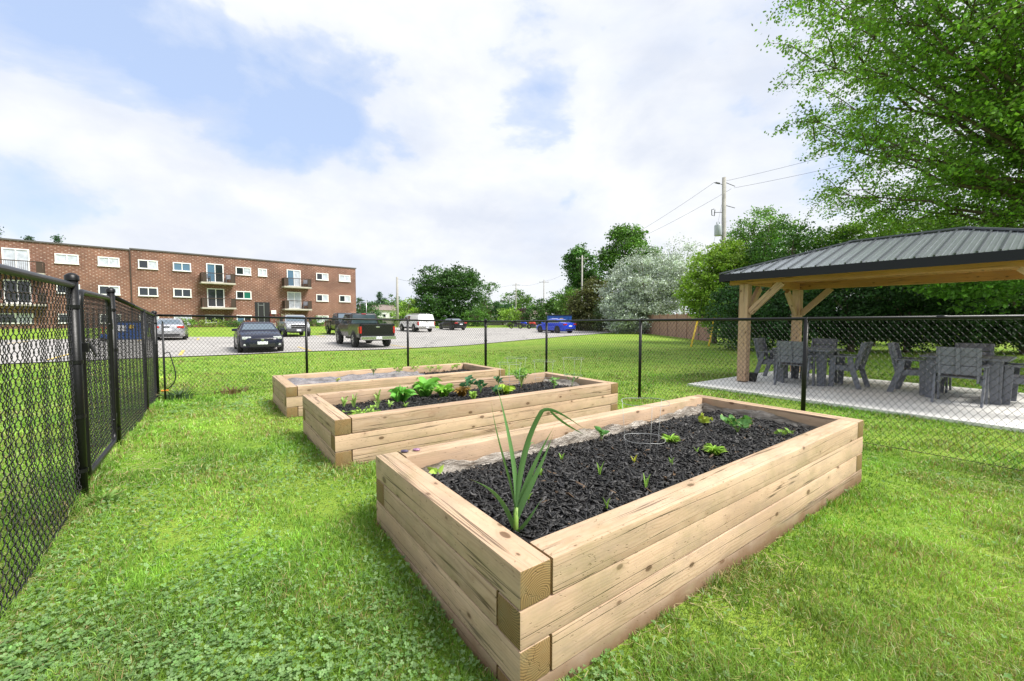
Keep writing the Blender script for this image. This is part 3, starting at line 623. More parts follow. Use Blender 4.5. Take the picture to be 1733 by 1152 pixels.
fence_line(sl(-1.2), sl(3.88), EYE+.19, zl(3.88), [(0, .03, False), (Lq(1.2, -1.2, 3.85), .026, False), (1, .030, True)], 'black chain link fence panel at the left edge, nearer than the gate')
fence_line(sl(5.64), sl(9.73), zl(5.64), EYE+.06, [(0, .030, True), (Lq(8.13, 5.64, 9.73), .026, False), (.999, .036, True)], 'black chain link fence running from the gate to the far left corner post')
pc = eg(-.745, 9.73); pr = eg(6.17, 9.72)
def qx(u):   # fraction along the back fence where it crosses viewing slope u
    x0, y0 = pc; dx, dy = pr[0]-x0, pr[1]-y0; return (u*y0-x0)/(dx-u*dy)
fence_line(pc, pr, EYE+.06, EYE-.062, [(qx((518-866.5)/708.4), .026, False), (qx((690-866.5)/708.4), .026, False)], 'black chain link fence across the back behind the far beds', mesh_from=.004, mesh_to=.998)
rt0, rt1 = eg(6.18, 9.72), eg(6.18, -1.5); dR = (rt1[0]-rt0[0], rt1[1]-rt0[1])
def qr(u): return (u*rt0[1]-rt0[0])/(dR[0]-u*dR[1])
zr = lambda q: EYE-.062+(.045+.062)*q
fence_line(rt0, rt1, EYE-.062, EYE+.055, [(0, .036, True)]+[(qr((u-866.5)/708.4), .026, False) for u in (925, 1084, 1364)]+[(qr((1830-866.5)/708.4), .026, False)], 'black chain link fence on the right between the beds and the pavilion', rw=.0019)
# gate
groot, P, L, d, nrm, rl = fence_line(sl(4.03), sl(5.56), zl(4.03), zl(5.56), [], 'black chain link gate with rounded frame corners, standing closed in the left fence', root_name='garden_gate', cat='gate', gate=True)
def gpt(s, z): x, y = eg(-.705-.05*(s-4.0)/1.5, s); return Vector((x, y, z))-rl
zb0 = g1(*sl(3.98))+.10; zb1 = g1(*sl(5.5))+.10; zt0, zt1 = zl(3.98)-.03, zl(5.5)-.03
path = []
def corner(s, z, cs, cz, a0):
    for k in range(6): a = a0+k*math.pi/10; path.append(gpt(s+cs*.09+.09*math.cos(a), z+cz*.09+.09*math.sin(a)))
corner(4.09, zt0, 1, -1, math.pi/2); corner(4.09, zb0, 1, 1, math.pi); corner(5.5, zb1, -1, 1, 1.5*math.pi); corner(5.5, zt1, -1, -1, 0); path.append(path[0])
mb = MB(); mb.tube(path, .021, 10, cap=False); mb.build('gate_frame', M['fence_black'], groot, smooth=True)
p0g = Vector((*eg(-.707, 4.03), 0)); chain(groot, None, 1.5, .06, .96, lambda q: zl(4.03+q*1.5)-.05, rl, p0g, d, bottom=.12)
mb = MB(); h0 = gpt(4.0, zl(4)-.38); mb.tube([gpt(3.86, h0.z+rl.z), h0, gpt(4.12, h0.z+rl.z-.01)], .010, 8); mb.box(gpt(3.98, h0.z+rl.z-.03)+Vector((.03, .0, 0)), (.06, .05, .06), TH)
mb.tube([h0+Vector((.04, .03, 0)), h0+Vector((.07, .05, -.10))], .008, 6); mb.build('latch', M['fence_black'], groot, smooth=False)
for z in (zt1-.25, zb1+.2):
    mb = MB(); mb.tube([gpt(5.48, z), gpt(5.64, z)], .014, 8); mb.tube([gpt(5.57, z-.05), gpt(5.57, z+.05)], .018, 8); mb.build('hinge', M['fence_black'], groot, smooth=True)
# standpipe and hose at the corner
sx_, sy_ = eg(-.62, 9.35); sb = empty('standpipe', (sx_, sy_, g1(sx_, sy_)), label='thin black garden standpipe with hanging hose in the far left fence corner', cat='standpipe')
mb = MB(); mb.tube([(0, 0, 0), (0, 0, 1.36)], .016, 8); mb.build('pipe', M['black'], sb, smooth=True)
mb = MB(); mb.tube([(0, 0, 1.30), (.09, .03, 1.30)], .012, 6); mb.tube([(.0, 0, 1.36), (.0, 0, 1.40)], .01, 6); mb.build('tap', M['black'], sb)
mb = MB(); mb.tube(bez((.08, .03, .85), (.12, .04, .6), (.26, .06, .38), (.02, .02, .22), 16), .009, 8); mb.tube([(.02, .0, .85), (.08, .03, .86)], .009, 6); mb.build('hose', M['black'], sb, smooth=True)
mb = MB(); mb.tube([(-.05, -.02, .20), (.04, .02, .20)], .014, 8); mb.build('valve', M['orange'], sb)

# ------------------------------------------------------------------ pavilion
SLAB = -1.37+EYE
slab_poly = [(8.33, 5.02), (12.5, 4.95), (12.5, -1.6), (8.33, -1.6)]
mb = MB(); vs = [(*eg(e, s), z) for z in (SLAB-.25, SLAB) for e, s in slab_poly]
mb.add(vs, [(3, 2, 1, 0), (4, 5, 6, 7)]+[(i, (i+1) % 4, (i+1) % 4+4, i+4) for i in range(4)]); sp = mb.build('patio', M['concrete'], bevel=.012); tag(sp, kind='structure')
PAV = (9.60, 4.46)                         # far left post in (e,s)
PW, PL = 2.82, 4.58                        # post spacing across (e) and along (s)
px, py = eg(*PAV); pav = empty('pavilion', (px, py, SLAB), TH, label='cedar timber pavilion with a dark standing-seam metal roof over the patio', cat='pavilion')
# local frame: +x = e, -y = towards the camera along the long side
HB = 2.15; PS = .185
def ctimber(name, p, q, wd, ht, parent=pav, mt=None, up=(0, 0, 1), bevel=.006):
    p = Vector(p); q = Vector(q); L = (q-p).length; mb = MB(); mb.box((0, 0, 0), (L, wd, ht)); o = mb.build(name, mt or M['cedar'], parent, bevel=bevel)
    dx = (q-p).normalized(); y = Vector(up).cross(dx); y.normalize(); z = dx.cross(y)
    o.matrix_local = Matrix.Translation((p+q)/2) @ Matrix((dx, y, z)).transposed().to_4x4(); return o
for ix in (0, 1):
    for iy in (0, 1):
        x, y = ix*PW, -iy*PL; po = ctimber('post', (x, y, 0.02), (x, y, HB), PS, PS, up=(0, 1, 0), mt=M['cedar_pale'])
        mb = MB(); mb.box((0, 0, 0), (.15, .15, .02)); o = mb.build('post_base', M['black'], pav, loc=(x, y, .01))
        dx = 1 if ix == 0 else -1; dy = -1 if iy == 0 else 1
        ctimber('brace', (x, y+dy*.10, HB-.62), (x, y+dy*.72, HB-.0), .09, .13, mt=M['cedar_pale']); ctimber('brace', (x+dx*.10, y, HB-.62), (x+dx*.66, y, HB-.06), .09, .13, mt=M['cedar_pale'])
BH = .22
for ix in (0, 1): ctimber('beam', (ix*PW, .32, HB+BH/2), (ix*PW, -PL-.32, HB+BH/2), .14, BH)
for iy in (0, 1): ctimber('beam', (.08, -iy*PL, HB+BH/2-.004), (PW-.08, -iy*PL, HB+BH/2-.004), .14, BH-.01)
OV = .36; x0, x1, y1, y0 = -OV-.06, PW+OV+.06, OV, -PL-OV; ze = HB+BH-.005; hw = (x1-x0)/2; zr_ = ze+.64; ra, rb = y1-hw, y0+hw
roofp = [(x0, y1, ze), (x1, y1, ze), (x1, y0, ze), (x0, y0, ze), (x0+hw, ra, zr_), (x0+hw, rb, zr_)]
mb = MB(); mb.add(roofp, [(0, 4, 5, 3), (2, 5, 4, 1), (1, 4, 0), (3, 5, 2)])
def rib(p, q, w_=.026, h=.026, m=1):
    p = Vector(p); q = Vector(q); mb.beam(p+Vector((0, 0, h/2)), q+Vector((0, 0, h/2)), w_, h, m=m)
y = y1-.22
while y > y0+.1:
    for sx in (0, 1):
        xe = x0 if sx == 0 else x1; sg = 1 if sx == 0 else -1; run = min(hw, y1-y, y-y0); zt = ze+.64*run/hw; rib((xe, y, ze), (xe+sg*run, y, zt))
        for dy in (.075, .15):
            yy = y-dy; run2 = min(hw, y1-yy, yy-y0)
            if run2 > .05: rib((xe, yy, ze), (xe+sg*run2, yy, ze+.64*run2/hw), .014, .008, 0)
    y -= .225
x = x0+.22
while x < x1-.1:
    for ye, sg in ((y1, -1), (y0, 1)): run = min(x-x0, x1-x); rib((x, ye, ze), (x, ye+sg*run, ze+.64*run/hw))
    x += .225
mb.build('roof', [M['metal_roof'], M['rib_metal']], pav)
mb = MB()
for p, q in ((0, 4), (1, 4), (2, 5), (3, 5), (4, 5)): mb.beam(Vector(roofp[p])+Vector((0, 0, .025)), Vector(roofp[q])+Vector((0, 0, .025)), .11, .03)
mb.build('ridge_cap', M['rib_metal'], pav)
mb = MB(); fh = .15
for p, q in ((0, 1), (1, 2), (2, 3), (3, 0)):
    a, b = Vector(roofp[p]), Vector(roofp[q]); dd = (b-a).normalized()*.012; mb.beam(a-dd+Vector((0, 0, -fh/2-.004)), b+dd+Vector((0, 0, -fh/2-.004)), .022, fh)
mb.build('fascia', M['dark_metal'], pav)
mb = MB(); mb.box(((x0+x1)/2, (y0+y1)/2, ze-.03), (x1-x0-.05, y1-y0-.05, .02)); mb.build('ceiling', M['cedar'], pav)

# ------------------------------------------------------------------ patio furniture
def make_chair(label, group):
    root = empty('patio_chair', (0, 0, 0), label=label, cat='chair', group=group); W = .60      # faces +x
    for sy in (-1, 1):
        y = sy*(W/2-.02); b = .028
        mb = MB(); mb.prism([(-.30, 0), (-.21, 0), (-.07, .44), (-.05, .62), (-.14, .62), (-.17, .44)], y-b/2, y+b/2); mb.build('rear_leg', M['poly'], root, bevel=.004)
        mb = MB(); mb.prism([(.16, 0), (.25, 0), (.24, .62), (.14, .62)], y-b/2, y+b/2); mb.build('front_leg', M['poly'], root, bevel=.004)
        mb = MB(); mb.prism([(-.16, .33), (.235, .36), (.235, .45), (-.16, .43)], y-sy*.030-b/2, y-sy*.030+b/2); mb.build('seat_rail', M['poly'], root, bevel=.004)
        mb = MB(); mb.box((.04, y, .634), (.50, .085, .026)); mb.build('armrest', M['poly'], root, bevel=.006)
        mb = MB(); mb.prism([(-.20, .36), (-.12, .36), (-.255, .93), (-.335, .93)], y-sy*.062-b/2, y-sy*.062+b/2); mb.build('back_post', M['poly'], root, bevel=.004)
    mb = MB()
    for k in range(4): mb.box((-.10+k*.105, 0, .452-.010*(3-k)*.6), (.098, W-.10, .024))
    mb.build('seat', M['poly'], root, bevel=.004)
    mb = MB()
    for k in range(3):
        z = .56+k*.152; x = -.20-(z-.36)*.237-.02+.045; T = Matrix.Translation((x, 0, z)) @ Matrix.Rotation(-.233, 4, 'Y'); mb.box((0, 0, 0), (.022, W-.09, .146), M=T)
    mb.build('backrest', M['poly'], root, bevel=.004)
    mb = MB(); mb.beam((-.245, 0, .50), (-.345, 0, .925), .05, .022, up=(1, 0, 0)); mb.build('back_batten', M['poly'], root, bevel=.003)
    return root
def make_table(label):
    root = empty('patio_table', (0, 0, 0), label=label, cat='table', group='square grey patio tables'); W = .96
    mb = MB()
    for k in range(6): Wt = W+.09; mb.box((-Wt/2+Wt/12+k*Wt/6, 0, .730), (Wt/6-.006, Wt, .034))
    mb.build('tabletop', M['poly'], root, bevel=.004)
    for sx in (-1, 1):
        for sy in (-1, 1):
            mb = MB(); x, y = sx*(W/2-.05), sy*(W/2-.05)
            mb.prism([(x-sx*.15, .712), (x, .712), (x, 0), (x-sx*.10, 0)], y-.014, y+.014)
            T = Matrix.Rotation(math.pi/2, 4, 'Z'); mb.prism([(y-sy*.15, .712), (y-sy*.016, .712), (y-sy*.016, 0), (y-sy*.10, 0)], -x-.014, -x+.014, M=T); mb.build('leg', M['poly'], root)
    for k in range(4):
        a = k*math.pi/2; mb = MB(); mb.box((0, 0, 0), (W-.28, .026, .10)); o = mb.build('apron', M['poly'], root, loc=((W/2-.085)*math.sin(a), (W/2-.085)*math.cos(a), .66), rz=a)
    return root
TB = [(10.71, 3.60), (10.79, 1.22)]; chair0 = None; table0 = None
names = {0: ('far', 'the farther patio table'), 1: ('near', 'the nearer patio table')}
for ti, (te, ts) in enumerate(TB):
    if table0 is None: table0 = make_table('square grey slatted patio table farther along the slab'); tb = table0
    else: tb = copy_tree(table0); tb['label'] = 'square grey slatted patio table nearer the camera, at the right of the picture'
    tb.location = (*eg(te, ts), SLAB+.002); tb.rotation_euler[2] = TH
    for k, (de, ds, rz, wh) in enumerate(((-.72, 0, 0, 'on the side nearest the raised beds'), (.72, .02, math.pi, 'backed onto the hedge'), (0.02, .72, -math.pi/2, 'at the left end of the table'), (-.02, -.72, math.pi/2, 'at the right end of the table'))):
        lab = 'grey slatted armchair of %s, %s' % (names[ti][1], wh); grp = 'grey patio armchairs'
        c = make_chair(lab, grp) if chair0 is None else copy_tree(chair0)
        if chair0 is None: chair0 = c
        c['label'] = lab; c.location = (*eg(te+de+rnd.uniform(-.02, .02), ts+ds+rnd.uniform(-.02, .02)), SLAB+.002); c.rotation_euler[2] = TH+rz+rnd.uniform(-.06, .06)
mb = MB(); mb.lathe([(.001, 0), (.075, 0), (.10, .16), (.108, .16), (.108, .185), (.094, .185), (.085, .12), (.001, .12)], 18)
pt = mb.build('plant_pot', M['black'], smooth=False, loc=(*eg(9.83, 4.36), SLAB+.002)); tag(pt, 'small black plastic pot at the foot of the left pavilion post', 'pot')

# ------------------------------------------------------------------ apartment building
BA = Vector((-40.2, 36.8, 0)); BR = math.atan2(.6921, .7218); GZB = -.95+EYE
bld = empty('apartment_building', (BA.x, BA.y, GZB), BR, label='long three-storey brown brick apartment block with a flat roof and balconies', cat='building')
# local: x along facade (0..27), y<0 towards the lot; z from ground
zw = lambda z: z+EYE-GZB
mb = MB(); mb.box((-4.5, 7, zw(6.50)/2-.6), (19.2, 14, zw(6.50)+1.2)); mb.build('wall', M['brick'], bld)
mb = MB(); mb.box((16.12, 7.0, zw(6.60)/2-.6), (21.96, 13.98, zw(6.60)+1.2)); mb.build('wall', M['brick'], bld)
mb = MB(); mb.box((-4.5, 7, zw(6.56)), (19.3, 14.2, .12)); mb.box((16.14, 7.0, zw(6.67)), (22.1, 14.15, .13)); mb.build('roof_edge', M['roof_tar'], bld)
mb = MB(); mb.box((5.11, -.05, zw(2.9)), (.09, .09, 7.3)); mb.build('downpipe', M['balcony_brown'], bld)
def window(x0, x1, z0, z1, l='win_dark', r='win_curtain', door=False, split=.5):
    z0, z1 = zw(z0), zw(z1); fw = .09; mb = MB(); cx, cz = (x0+x1)/2, (z0+z1)/2; W, H = x1-x0, z1-z0; xs = x0+W*split
    mb.box((cx, -.035, z1-fw/2), (W, .09, fw)); mb.box((cx, -.055, z0+fw/2-.02), (W+.06, .13, fw+.02))
    for x in (x0+fw/2, x1-fw/2): mb.box((x, -.035, cz), (fw, .088, H-2*fw))
    mb.box((xs, -.032, cz), (.07, .08, H-2*fw))
    f = mb.build('window_frame' if not door else 'balcony_door', M['white_frame'], bld)
    for a, b, mt in ((x0+fw, xs-.035, l), (xs+.035, x1-fw, r)):
        q = MB(); q.box(((a+b)/2, -.012, cz), (b-a, .02, H-2*fw)); q.build('pane', M[mt], f)
    return f
R3, R2, R1 = (4.84, 5.70), (2.20, 3.06), (-.44, .42)
for x, a, b in ((.22,'win_curtain','win_curtain'), (2.9,'win_curtain','win_curtain'), (5.66,'win_dark','win_curtain'), (8.28,'win_blue','win_blue'), (13.65,'win_dark','win_curtain'), (22.1,'win_dark','win_curtain'), (24.9,'win_curtain','win_curtain'), (-8.0,'win_dark','win_curtain'), (-10.8,'win_dark','win_curtain')):
    window(x, x+1.46, *R3, a, b)
window(15.8, 16.7, *R3, 'win_curtain', 'win_curtain')
for x, a, b in ((.22,'win_dark','win_curtain'), (2.85,'win_dark','win_curtain'), (5.6,'win_dark','win_dark'), (8.24,'win_dark','win_dark'), (13.62,'win_dark','win_green'), (22.06,'win_dark','win_curtain'), (24.88,'win_dark','win_curtain'), (-8.0,'win_dark','win_dark')):
    window(x, x+1.46, *R2, a, b)
for x, wd, a, b in ((.22,1.46,'win_dark','win_curtain'), (2.85,1.46,'win_dark','win_dark'), (5.6,1.46,'win_dark','win_curtain'), (8.2,1.46,'win_curtain','win_curtain'), (10.8,1.66,'win_dark','win_dark'), (13.6,1.46,'win_blue','win_dark'), (18.72,1.7,'win_dark','win_dark'), (22.0,1.5,'win_curtain','win_curtain'), (24.9,1.4,'win_curtain','win_dark'), (-3.2,2.0,'win_dark','win_curtain')):
    window(x, x+wd, *R1, a, b)
for x, top, a, b in ((11.02, 1, 'win_blue', 'win_dark'), (11.02, 0, 'win_dark', 'win_dark'), (18.78, 1, 'win_blue', 'win_curtain'), (18.78, 0, 'win_curtain', 'win_curtain'), (-2.75, 1, 'win_curtain', 'win_curtain'), (-2.75, 0, 'win_dark', 'win_dark')):
    z0 = 3.87 if top else 1.25; window(x, x+1.52, z0, z0+1.97, a, b, door=True)
    bx0, bx1, dp, zs = x-.55, x+2.35, 1.15, zw(z0-.14)
    mb = MB(); mb.box(((bx0+bx1)/2, -dp/2-.003, zs), (bx1-bx0+.1, dp, .17)); bal = mb.build('balcony', M['slab_pale'], bld)
    mb = MB(); rt = zs+1.02
    mb.box(((bx0+bx1)/2, -dp+.05, rt), (bx1-bx0, .07, .07))
    for k in range(25): mb.box((bx0+.06+(bx1-bx0-.12)*k/24, -dp+.05, zs+.54), (.018, .018, .9))
    mb.build('railing', M['balcony_brown'], bal)
    for q in (bx0, bx1-.0): 
        mb = MB(); mb.box((q, -dp/2-.02, zs+.57), (.05, dp-.1, .92)); mb.build('side_panel', M['balcony_brown'], bal)
    for q in (bx0+.25, bx1-.22): mb = MB(); mb.box((q, -dp+.045, zs+.56), (.34, .03, .88)); mb.build('corner_panel', M['balcony_brown'], bal)
for ti_, zz_, off_, lab in ((11.02, 3.72, -.1, 'dark patio chair on the upper balcony nearer the middle of the block, left end'), (11.02, 3.72, 1.9, 'dark patio chair on the upper middle balcony, right end'), (18.78, 3.72, 1.9, 'dark patio chair on the upper right balcony'), (18.78, 1.1, 1.85, 'dark patio chair on the lower right balcony')):
    cx_, cy_ = ti_+off_, -.62; wx_ = BA.x+math.cos(BR)*cx_-math.sin(BR)*cy_; wy_ = BA.y+math.sin(BR)*cx_+math.cos(BR)*cy_
    c = copy_tree(chair0); c['label'] = lab; c['group'] = 'chairs on the balconies'; c.location = (wx_, wy_, zz_+EYE+.05); c.rotation_euler[2] = BR-math.pi/2+rnd.uniform(-.5, .5); c['category'] = 'chair'; c.name = 'balcony_chair'
# entrance
mb = MB(); mb.box((16.15, -.006, zw(.55)), (1.5, .03, 2.7)); e_ = mb.build('entrance', M['black'], bld)
mb = MB()
for x in (15.72, 16.3): mb.box((x, -.04, zw(.5)), (.06, .04, 2.6))
mb.box((16.0, -.04, zw(1.55)), (.6, .04, .06)); mb.build('door_frame', M['alloy'], e_)
mb = MB(); mb.box((17.25, -.12, zw(.78)), (.5, .22, .42)); mb.build('meter_box', M['white_frame'], bld)
mb = MB(); mb.box((27.0, -.12, zw(.45)), (.4, .22, .55)); mb.build('meter_box', M['white_frame'], bld)
mb = MB(); mb.box((26.6, -.1, zw(.72)), (.2, .2, .16)); mb.build('wall_lamp', M['white_frame'], bld)
mb = MB()
for x in (16.9, 17.7): mb.tube([(x, -1.6, zw(-.9)), (x, -1.6, zw(.1)), (x, -.1, zw(.6)), (x, -.1, zw(-.5))], .025, 6)
M['rail_red'] = mat('rail_red', (.25, .03, .03), .5); mb.build('handrail', M['rail_red'], bld)
mb = MB(); 
for k in range(4): mb.box((16.9, -.3-.3*k, zw(-.62-.12*k)), (1.5, .3, .3))
mb.build('steps', M['slab_pale'], bld)

# ------------------------------------------------------------------ foliage
def leaves_np(C_, size, jitter=.35, up=.35, aspect=.6):
    n = len(C_); nm = nr.normal(0, 1, (n, 3)); nm[:, 2] += up*2; nm /= np.linalg.norm(nm, axis=1)[:, None]
    a = np.cross(nm, nr.normal(0, 1, (n, 3))); a /= np.linalg.norm(a, axis=1)[:, None]; b = np.cross(nm, a)
    s = (size*nr.uniform(1-jitter, 1+jitter, n))[:, None]
    V = np.stack([C_-a*s*.5, C_-b*s*aspect*.5+a*s*.02, C_+a*s*.5, C_+b*s*aspect*.5+a*s*.02], 1)
    return V.reshape(-1, 3), np.arange(n*4).reshape(-1, 4)
def tints(n, col, var=.28, yel=.25, dark=.0):
    k = np.exp(nr.normal(0, var, n))[:, None]; c = np.array(col)[None]*k; y = nr.rand(n)[:, None]*yel; c = c*(1-y)+np.array((col[0]*(1.7 if col[2] < .2 else 1.1), col[1]*1.2, col[2]*(.8 if col[2] < .2 else 1.1)))[None]*k*y
    return np.clip(c, 0, .9)
def crown(blobs, nclump, per, clump_r, leaf, col, rs, fill=.45, shape='round', upb=.35):
    pts = []; cc = []; tint = []
    vol = np.array([b[3]*b[4]*b[5] for b in blobs]); vol = vol**.67; vol /= vol.sum()
    for b, fr in zip(blobs, vol):
        m = max(4, int(nclump*fr)); dv = rs.normal(0, 1, (m, 3)); dv /= np.linalg.norm(dv, axis=1)[:, None]
        ph = rs.rand(4)*6.28; lump = 1+.16*np.sin(dv[:, 0]*4+ph[0])*np.sin(dv[:, 2]*5+ph[1])+.10*np.sin(dv[:, 1]*9+ph[2]+dv[:, 2]*7)
        rad = (fill+(1-fill)*rs.rand(m)**.5)*lump
        if shape == 'cone':
            h = rs.rand(m)**1.4; ang = rs.rand(m)*6.28; r_ = (1-h)*(.75+.3*rs.rand(m))*(.82+.18*np.sin(h*38)); dv = np.c_[np.cos(ang)*r_, np.sin(ang)*r_, h*2-1]; rad = np.ones(m)
        c = np.array(b[:3])+dv*rad[:, None]*np.array(b[3:6]); cc.append(c)
    cc = np.concatenate(cc); k = np.maximum(3, (per*rs.uniform(.5, 1.5, len(cc))).astype(int)); rep = np.repeat(np.arange(len(cc)), k)
    off = rs.normal(0, 1, (len(rep), 3))*clump_r*np.array((1, 1, .55)); sc = rs.uniform(.6, 1.3, len(cc)); P = cc[rep]+off*sc[rep][:, None]
    ct = np.exp(rs.normal(0, .22, len(cc)))[rep]
    global nr
    sv = nr; nr = rs; V, F = leaves_np(P, leaf, up=upb); T = tints(len(P), col, .30 if col[2] < .2 else .16)*ct[:, None]; nr = sv
    return V, F, np.repeat(T, 4, 0), cc
def tree(name, label, x, y, top, blobs, col, nclump=150, per=40, clump_r=.4, leaf=.3, seed=1, cat='tree', group=None, trunk=.18, shape='round', fill=.45, bare=None, nb=16, upb=.35, fork=.35):
    """blobs: (dx,dy,z,rx,ry,rz) with z in eye-level coordinates; placed at real distance"""
    rs = np.random.RandomState(seed); g = g1(x, y); root = empty(name, (x, y, g), label=label, cat=cat, group=group)
    bl = [(b[0], b[1], b[2]+EYE-g, b[3], b[4], b[5]) for b in blobs]
    V, F, T, cc = crown(bl, nclump, per, clump_r, leaf, col, rs, fill, shape, upb)
    npmesh('crown', V, F, M['leaf_silver' if name == 'silver_willow' else 'leaf'], root, color=T)
    mb = MB(); ztop = max(b[2]+b[5]*.4 for b in bl); zf = ztop*fork; bx = np.mean([b[0] for b in bl]); by = np.mean([b[1] for b in bl])
    if shape == 'cone': mb.tube([(0, 0, -.1), (0, 0, ztop*.95)], [trunk, trunk*.3], 8)
    else:
        mb.tube([(0, 0, -.1), (bx*.1, by*.1, zf*.6), (bx*.3, by*.3, zf)], [trunk*1.15, trunk, trunk*.85], 9)
        for i in rs.permutation(len(cc))[:nb]:
            c = cc[i]; m1 = (bx*.3+(c[0]-bx*.3)*.35, by*.3+(c[1]-by*.3)*.35, zf+(c[2]-zf)*.55); mb.tube([(bx*.3, by*.3, zf*.95), m1, tuple(c)], [trunk*.5, trunk*.28, trunk*.07], 5)
    mb.build('trunk', M['bark'], root, smooth=True); return root
def P(u, d): return (u-866.5)/708.4*d
DG, MG, LG, YG = (.045, .115, .028), (.075, .175, .035), (.15, .29, .05), (.19, .33, .055)
# far background
tree('maple_tree', 'large dense dark green maple behind the parked black sedan', P(758, 78), 78, 10, [(0,0,3.6,6.2,4.5,5.6), (-2.9,0,2.4,4.0,4,4.6), (3.3,-1,3.8,3.4,3,5.4), (-1.9,0,6.9,3.4,3.2,3.0), (2.2,0,6.9,3.2,3,2.7), (-1,-2,.6,6,3,2.2)], DG, 800, 42, .5, .36, seed=3, fill=.5)
tree('ash_tree', 'lighter open tree just right of the large dense maple', P(818, 84), 84, 8, [(0,0,3.6,1.6,1.5,3.2), (1.6,0,6.4,1.2,1.2,1.0), (-2,0,7.2,1.8,1.4,1.3), (-.5,0,0,2.5,1.5,1.6)], MG, 90, 34, .38, .3, seed=4)
tree('lime_tree', 'small lime green tree in front of the large maple on its left', P(690, 74), 74, 4, [(0,0,1.6,2.1,1.8,2.0), (-.8,0,.2,2.2,1.6,1.4)], YG, 90, 36, .35, .28, seed=5)
tree('round_tree', 'pale green rounded tree behind the thick utility pole', P(668, 98), 98, 5, [(0,0,3.0,2.9,2,2.9), (1,0,1,2.6,2,2)], (.09, .19, .06), 80, 32, .5, .38, seed=6)
tree('rounded_cedar', 'rounded dark cedar at the right end of the brick building', P(627, 74), 74, 3, [(0,0,.9,1.9,1.6,2.3), (.6,0,-.2,2.0,1.5,1.4)], (.055, .14, .045), 100, 36, .33, .26, seed=7)
tree('rounded_cedar', 'narrow dark cedar hard against the building corner', P(609, 72), 72, 4, [(0,0,1.6,1.0,1,2.4), (.3,0,0,1.1,1,1.6)], (.04, .10, .04), 70, 32, .3, .25, seed=8)
for u, d, tp, rx, lab, sd in ((643, 98, 6.4, 2.3, 'taller blue-green spruce beyond the white house', 9), (651, 102, 4.9, 1.8, 'shorter blue-green spruce right of the taller one', 10), (58, 62, 12.2, 2.2, 'spruce tip showing above the roof, left of two', 12), (104, 62, 12.0, 2.2, 'spruce tip showing above the roof, right of two', 13), (2, 60, 12.8, 2.4, 'spruce tip above the roof at the left edge of the picture', 14)):
    tree('spruce_tree', lab, P(u, d), d, tp, [(0,0,(tp-1.2)/2,rx,rx,(tp+1.2)/2)], (.055, .115, .075), 170, 30, .26, .24, seed=sd, shape='cone', trunk=.2, group='spruce trees')
tree('leafy_shrub', 'bright green shrub right of the large maple at the lawn edge', P(808, 72), 72, 2, [(0,0,.4,2.3,1.6,1.9)], MG, 80, 34, .33, .26, seed=15, cat='shrub')
tree('leafy_shrub', 'lime green shrub left of the far utility pole', P(862, 70), 70, 2, [(0,0,.4,1.9,1.4,1.7)], YG, 70, 34, .3, .24, seed=16, cat='shrub')
tree('plum_shrub', 'dark purple-leaved shrub in front of the far house', P(884, 82), 82, 2, [(0,0,.9,1.4,1.2,1.5)], (.05, .025, .035), 50, 34, .28, .24, seed=17, cat='shrub')
tree('round_tree', 'green tree behind the far house with a pole in front', P(872, 105), 105, 6, [(0,0,5.0,3.4,3,2.6), (-2,0,2.5,2.6,2,2.0), (2,0,3,2.8,2,2.6)], (.085, .17, .04), 120, 34, .5, .4, seed=18)
tree('round_tree', 'small dark tree left of the far house roof', P(829, 100), 100, 4, [(0,0,2.6,2.9,2,1.9)], DG, 70, 34, .45, .36, seed=19)
tree('conifer_shrub', 'dark pyramid-shaped evergreen before the grey far house', P(851, 80), 80, 3, [(0,0,1.2,1.9,1.5,2.0)], (.04, .11, .045), 80, 34, .3, .26, seed=20, cat='shrub')
tree('evergreen_tree', 'dark evergreen left of the blue bin', P(918, 66), 66, 3, [(0,0,1.0,1.7,1.5,2.4), (-1.6,0,.4,1.5,1.2,1.6)], DG, 90, 36, .3, .25, seed=21)
tree('leafy_tree', 'medium green tree directly behind the blue bin', P(944, 64), 64, 5, [(0,0,1.8,2.0,1.8,2.6), (-1.5,0,1.0,1.6,1.5,1.9), (1.4,0,2.6,1.6,1.4,2.4)], MG, 140, 36, .35, .27, seed=22)
tree('leafy_tree', 'low tree filling the gap left of the brown-green bush', P(968, 60), 60, 5, [(0,0,1.8,2.3,1.6,2.6)], (.10, .21, .04), 110, 36, .35, .26, seed=23)
tree('tall_tree', 'tall narrow dark green tree left of the broad airy one', P(984, 68), 68, 12, [(0,0,8.2,2.4,2,3.6), (.4,0,4.5,2.8,2.2,3.6), (-1,0,9.8,1.5,1.5,1.6)], (.06, .155, .035), 400, 40, .4, .34, seed=24, trunk=.25)
tree('tall_tree', 'tall airy round-topped tree behind the silver willow', P(1060, 62), 62, 14, [(0,0,9.6,3.6,3,3.6), (-2,0,7.2,2.6,2,2.8), (2.4,0,8.4,2.4,2,2.6), (0,0,12.4,2.4,2,1.3)], (.085, .20, .035), 420, 40, .42, .34, seed=25, trunk=.28, nb=30)
tree('bronze_shrub', 'large brownish green bush right of the blue car', P(1000, 50), 50, 5, [(0,0,1.7,2.6,2.2,2.7), (.8,0,2.8,2.0,1.8,1.9), (-1.4,0,.6,1.6,1.6,1.9), (.4,-.8,-.2,2.8,1.6,1.3)], (.085, .10, .035), 420, 40, .33, .24, seed=26, cat='shrub')
tree('bronze_shrub', 'dark round evergreen shrub between the bronze bush and the silver willow', P(1030, 46), 46, 3, [(0,0,.4,1.6,1.4,2.0)], (.05, .09, .035), 110, 40, .3, .2, seed=27, cat='shrub')
SV = (.42, .475, .425)
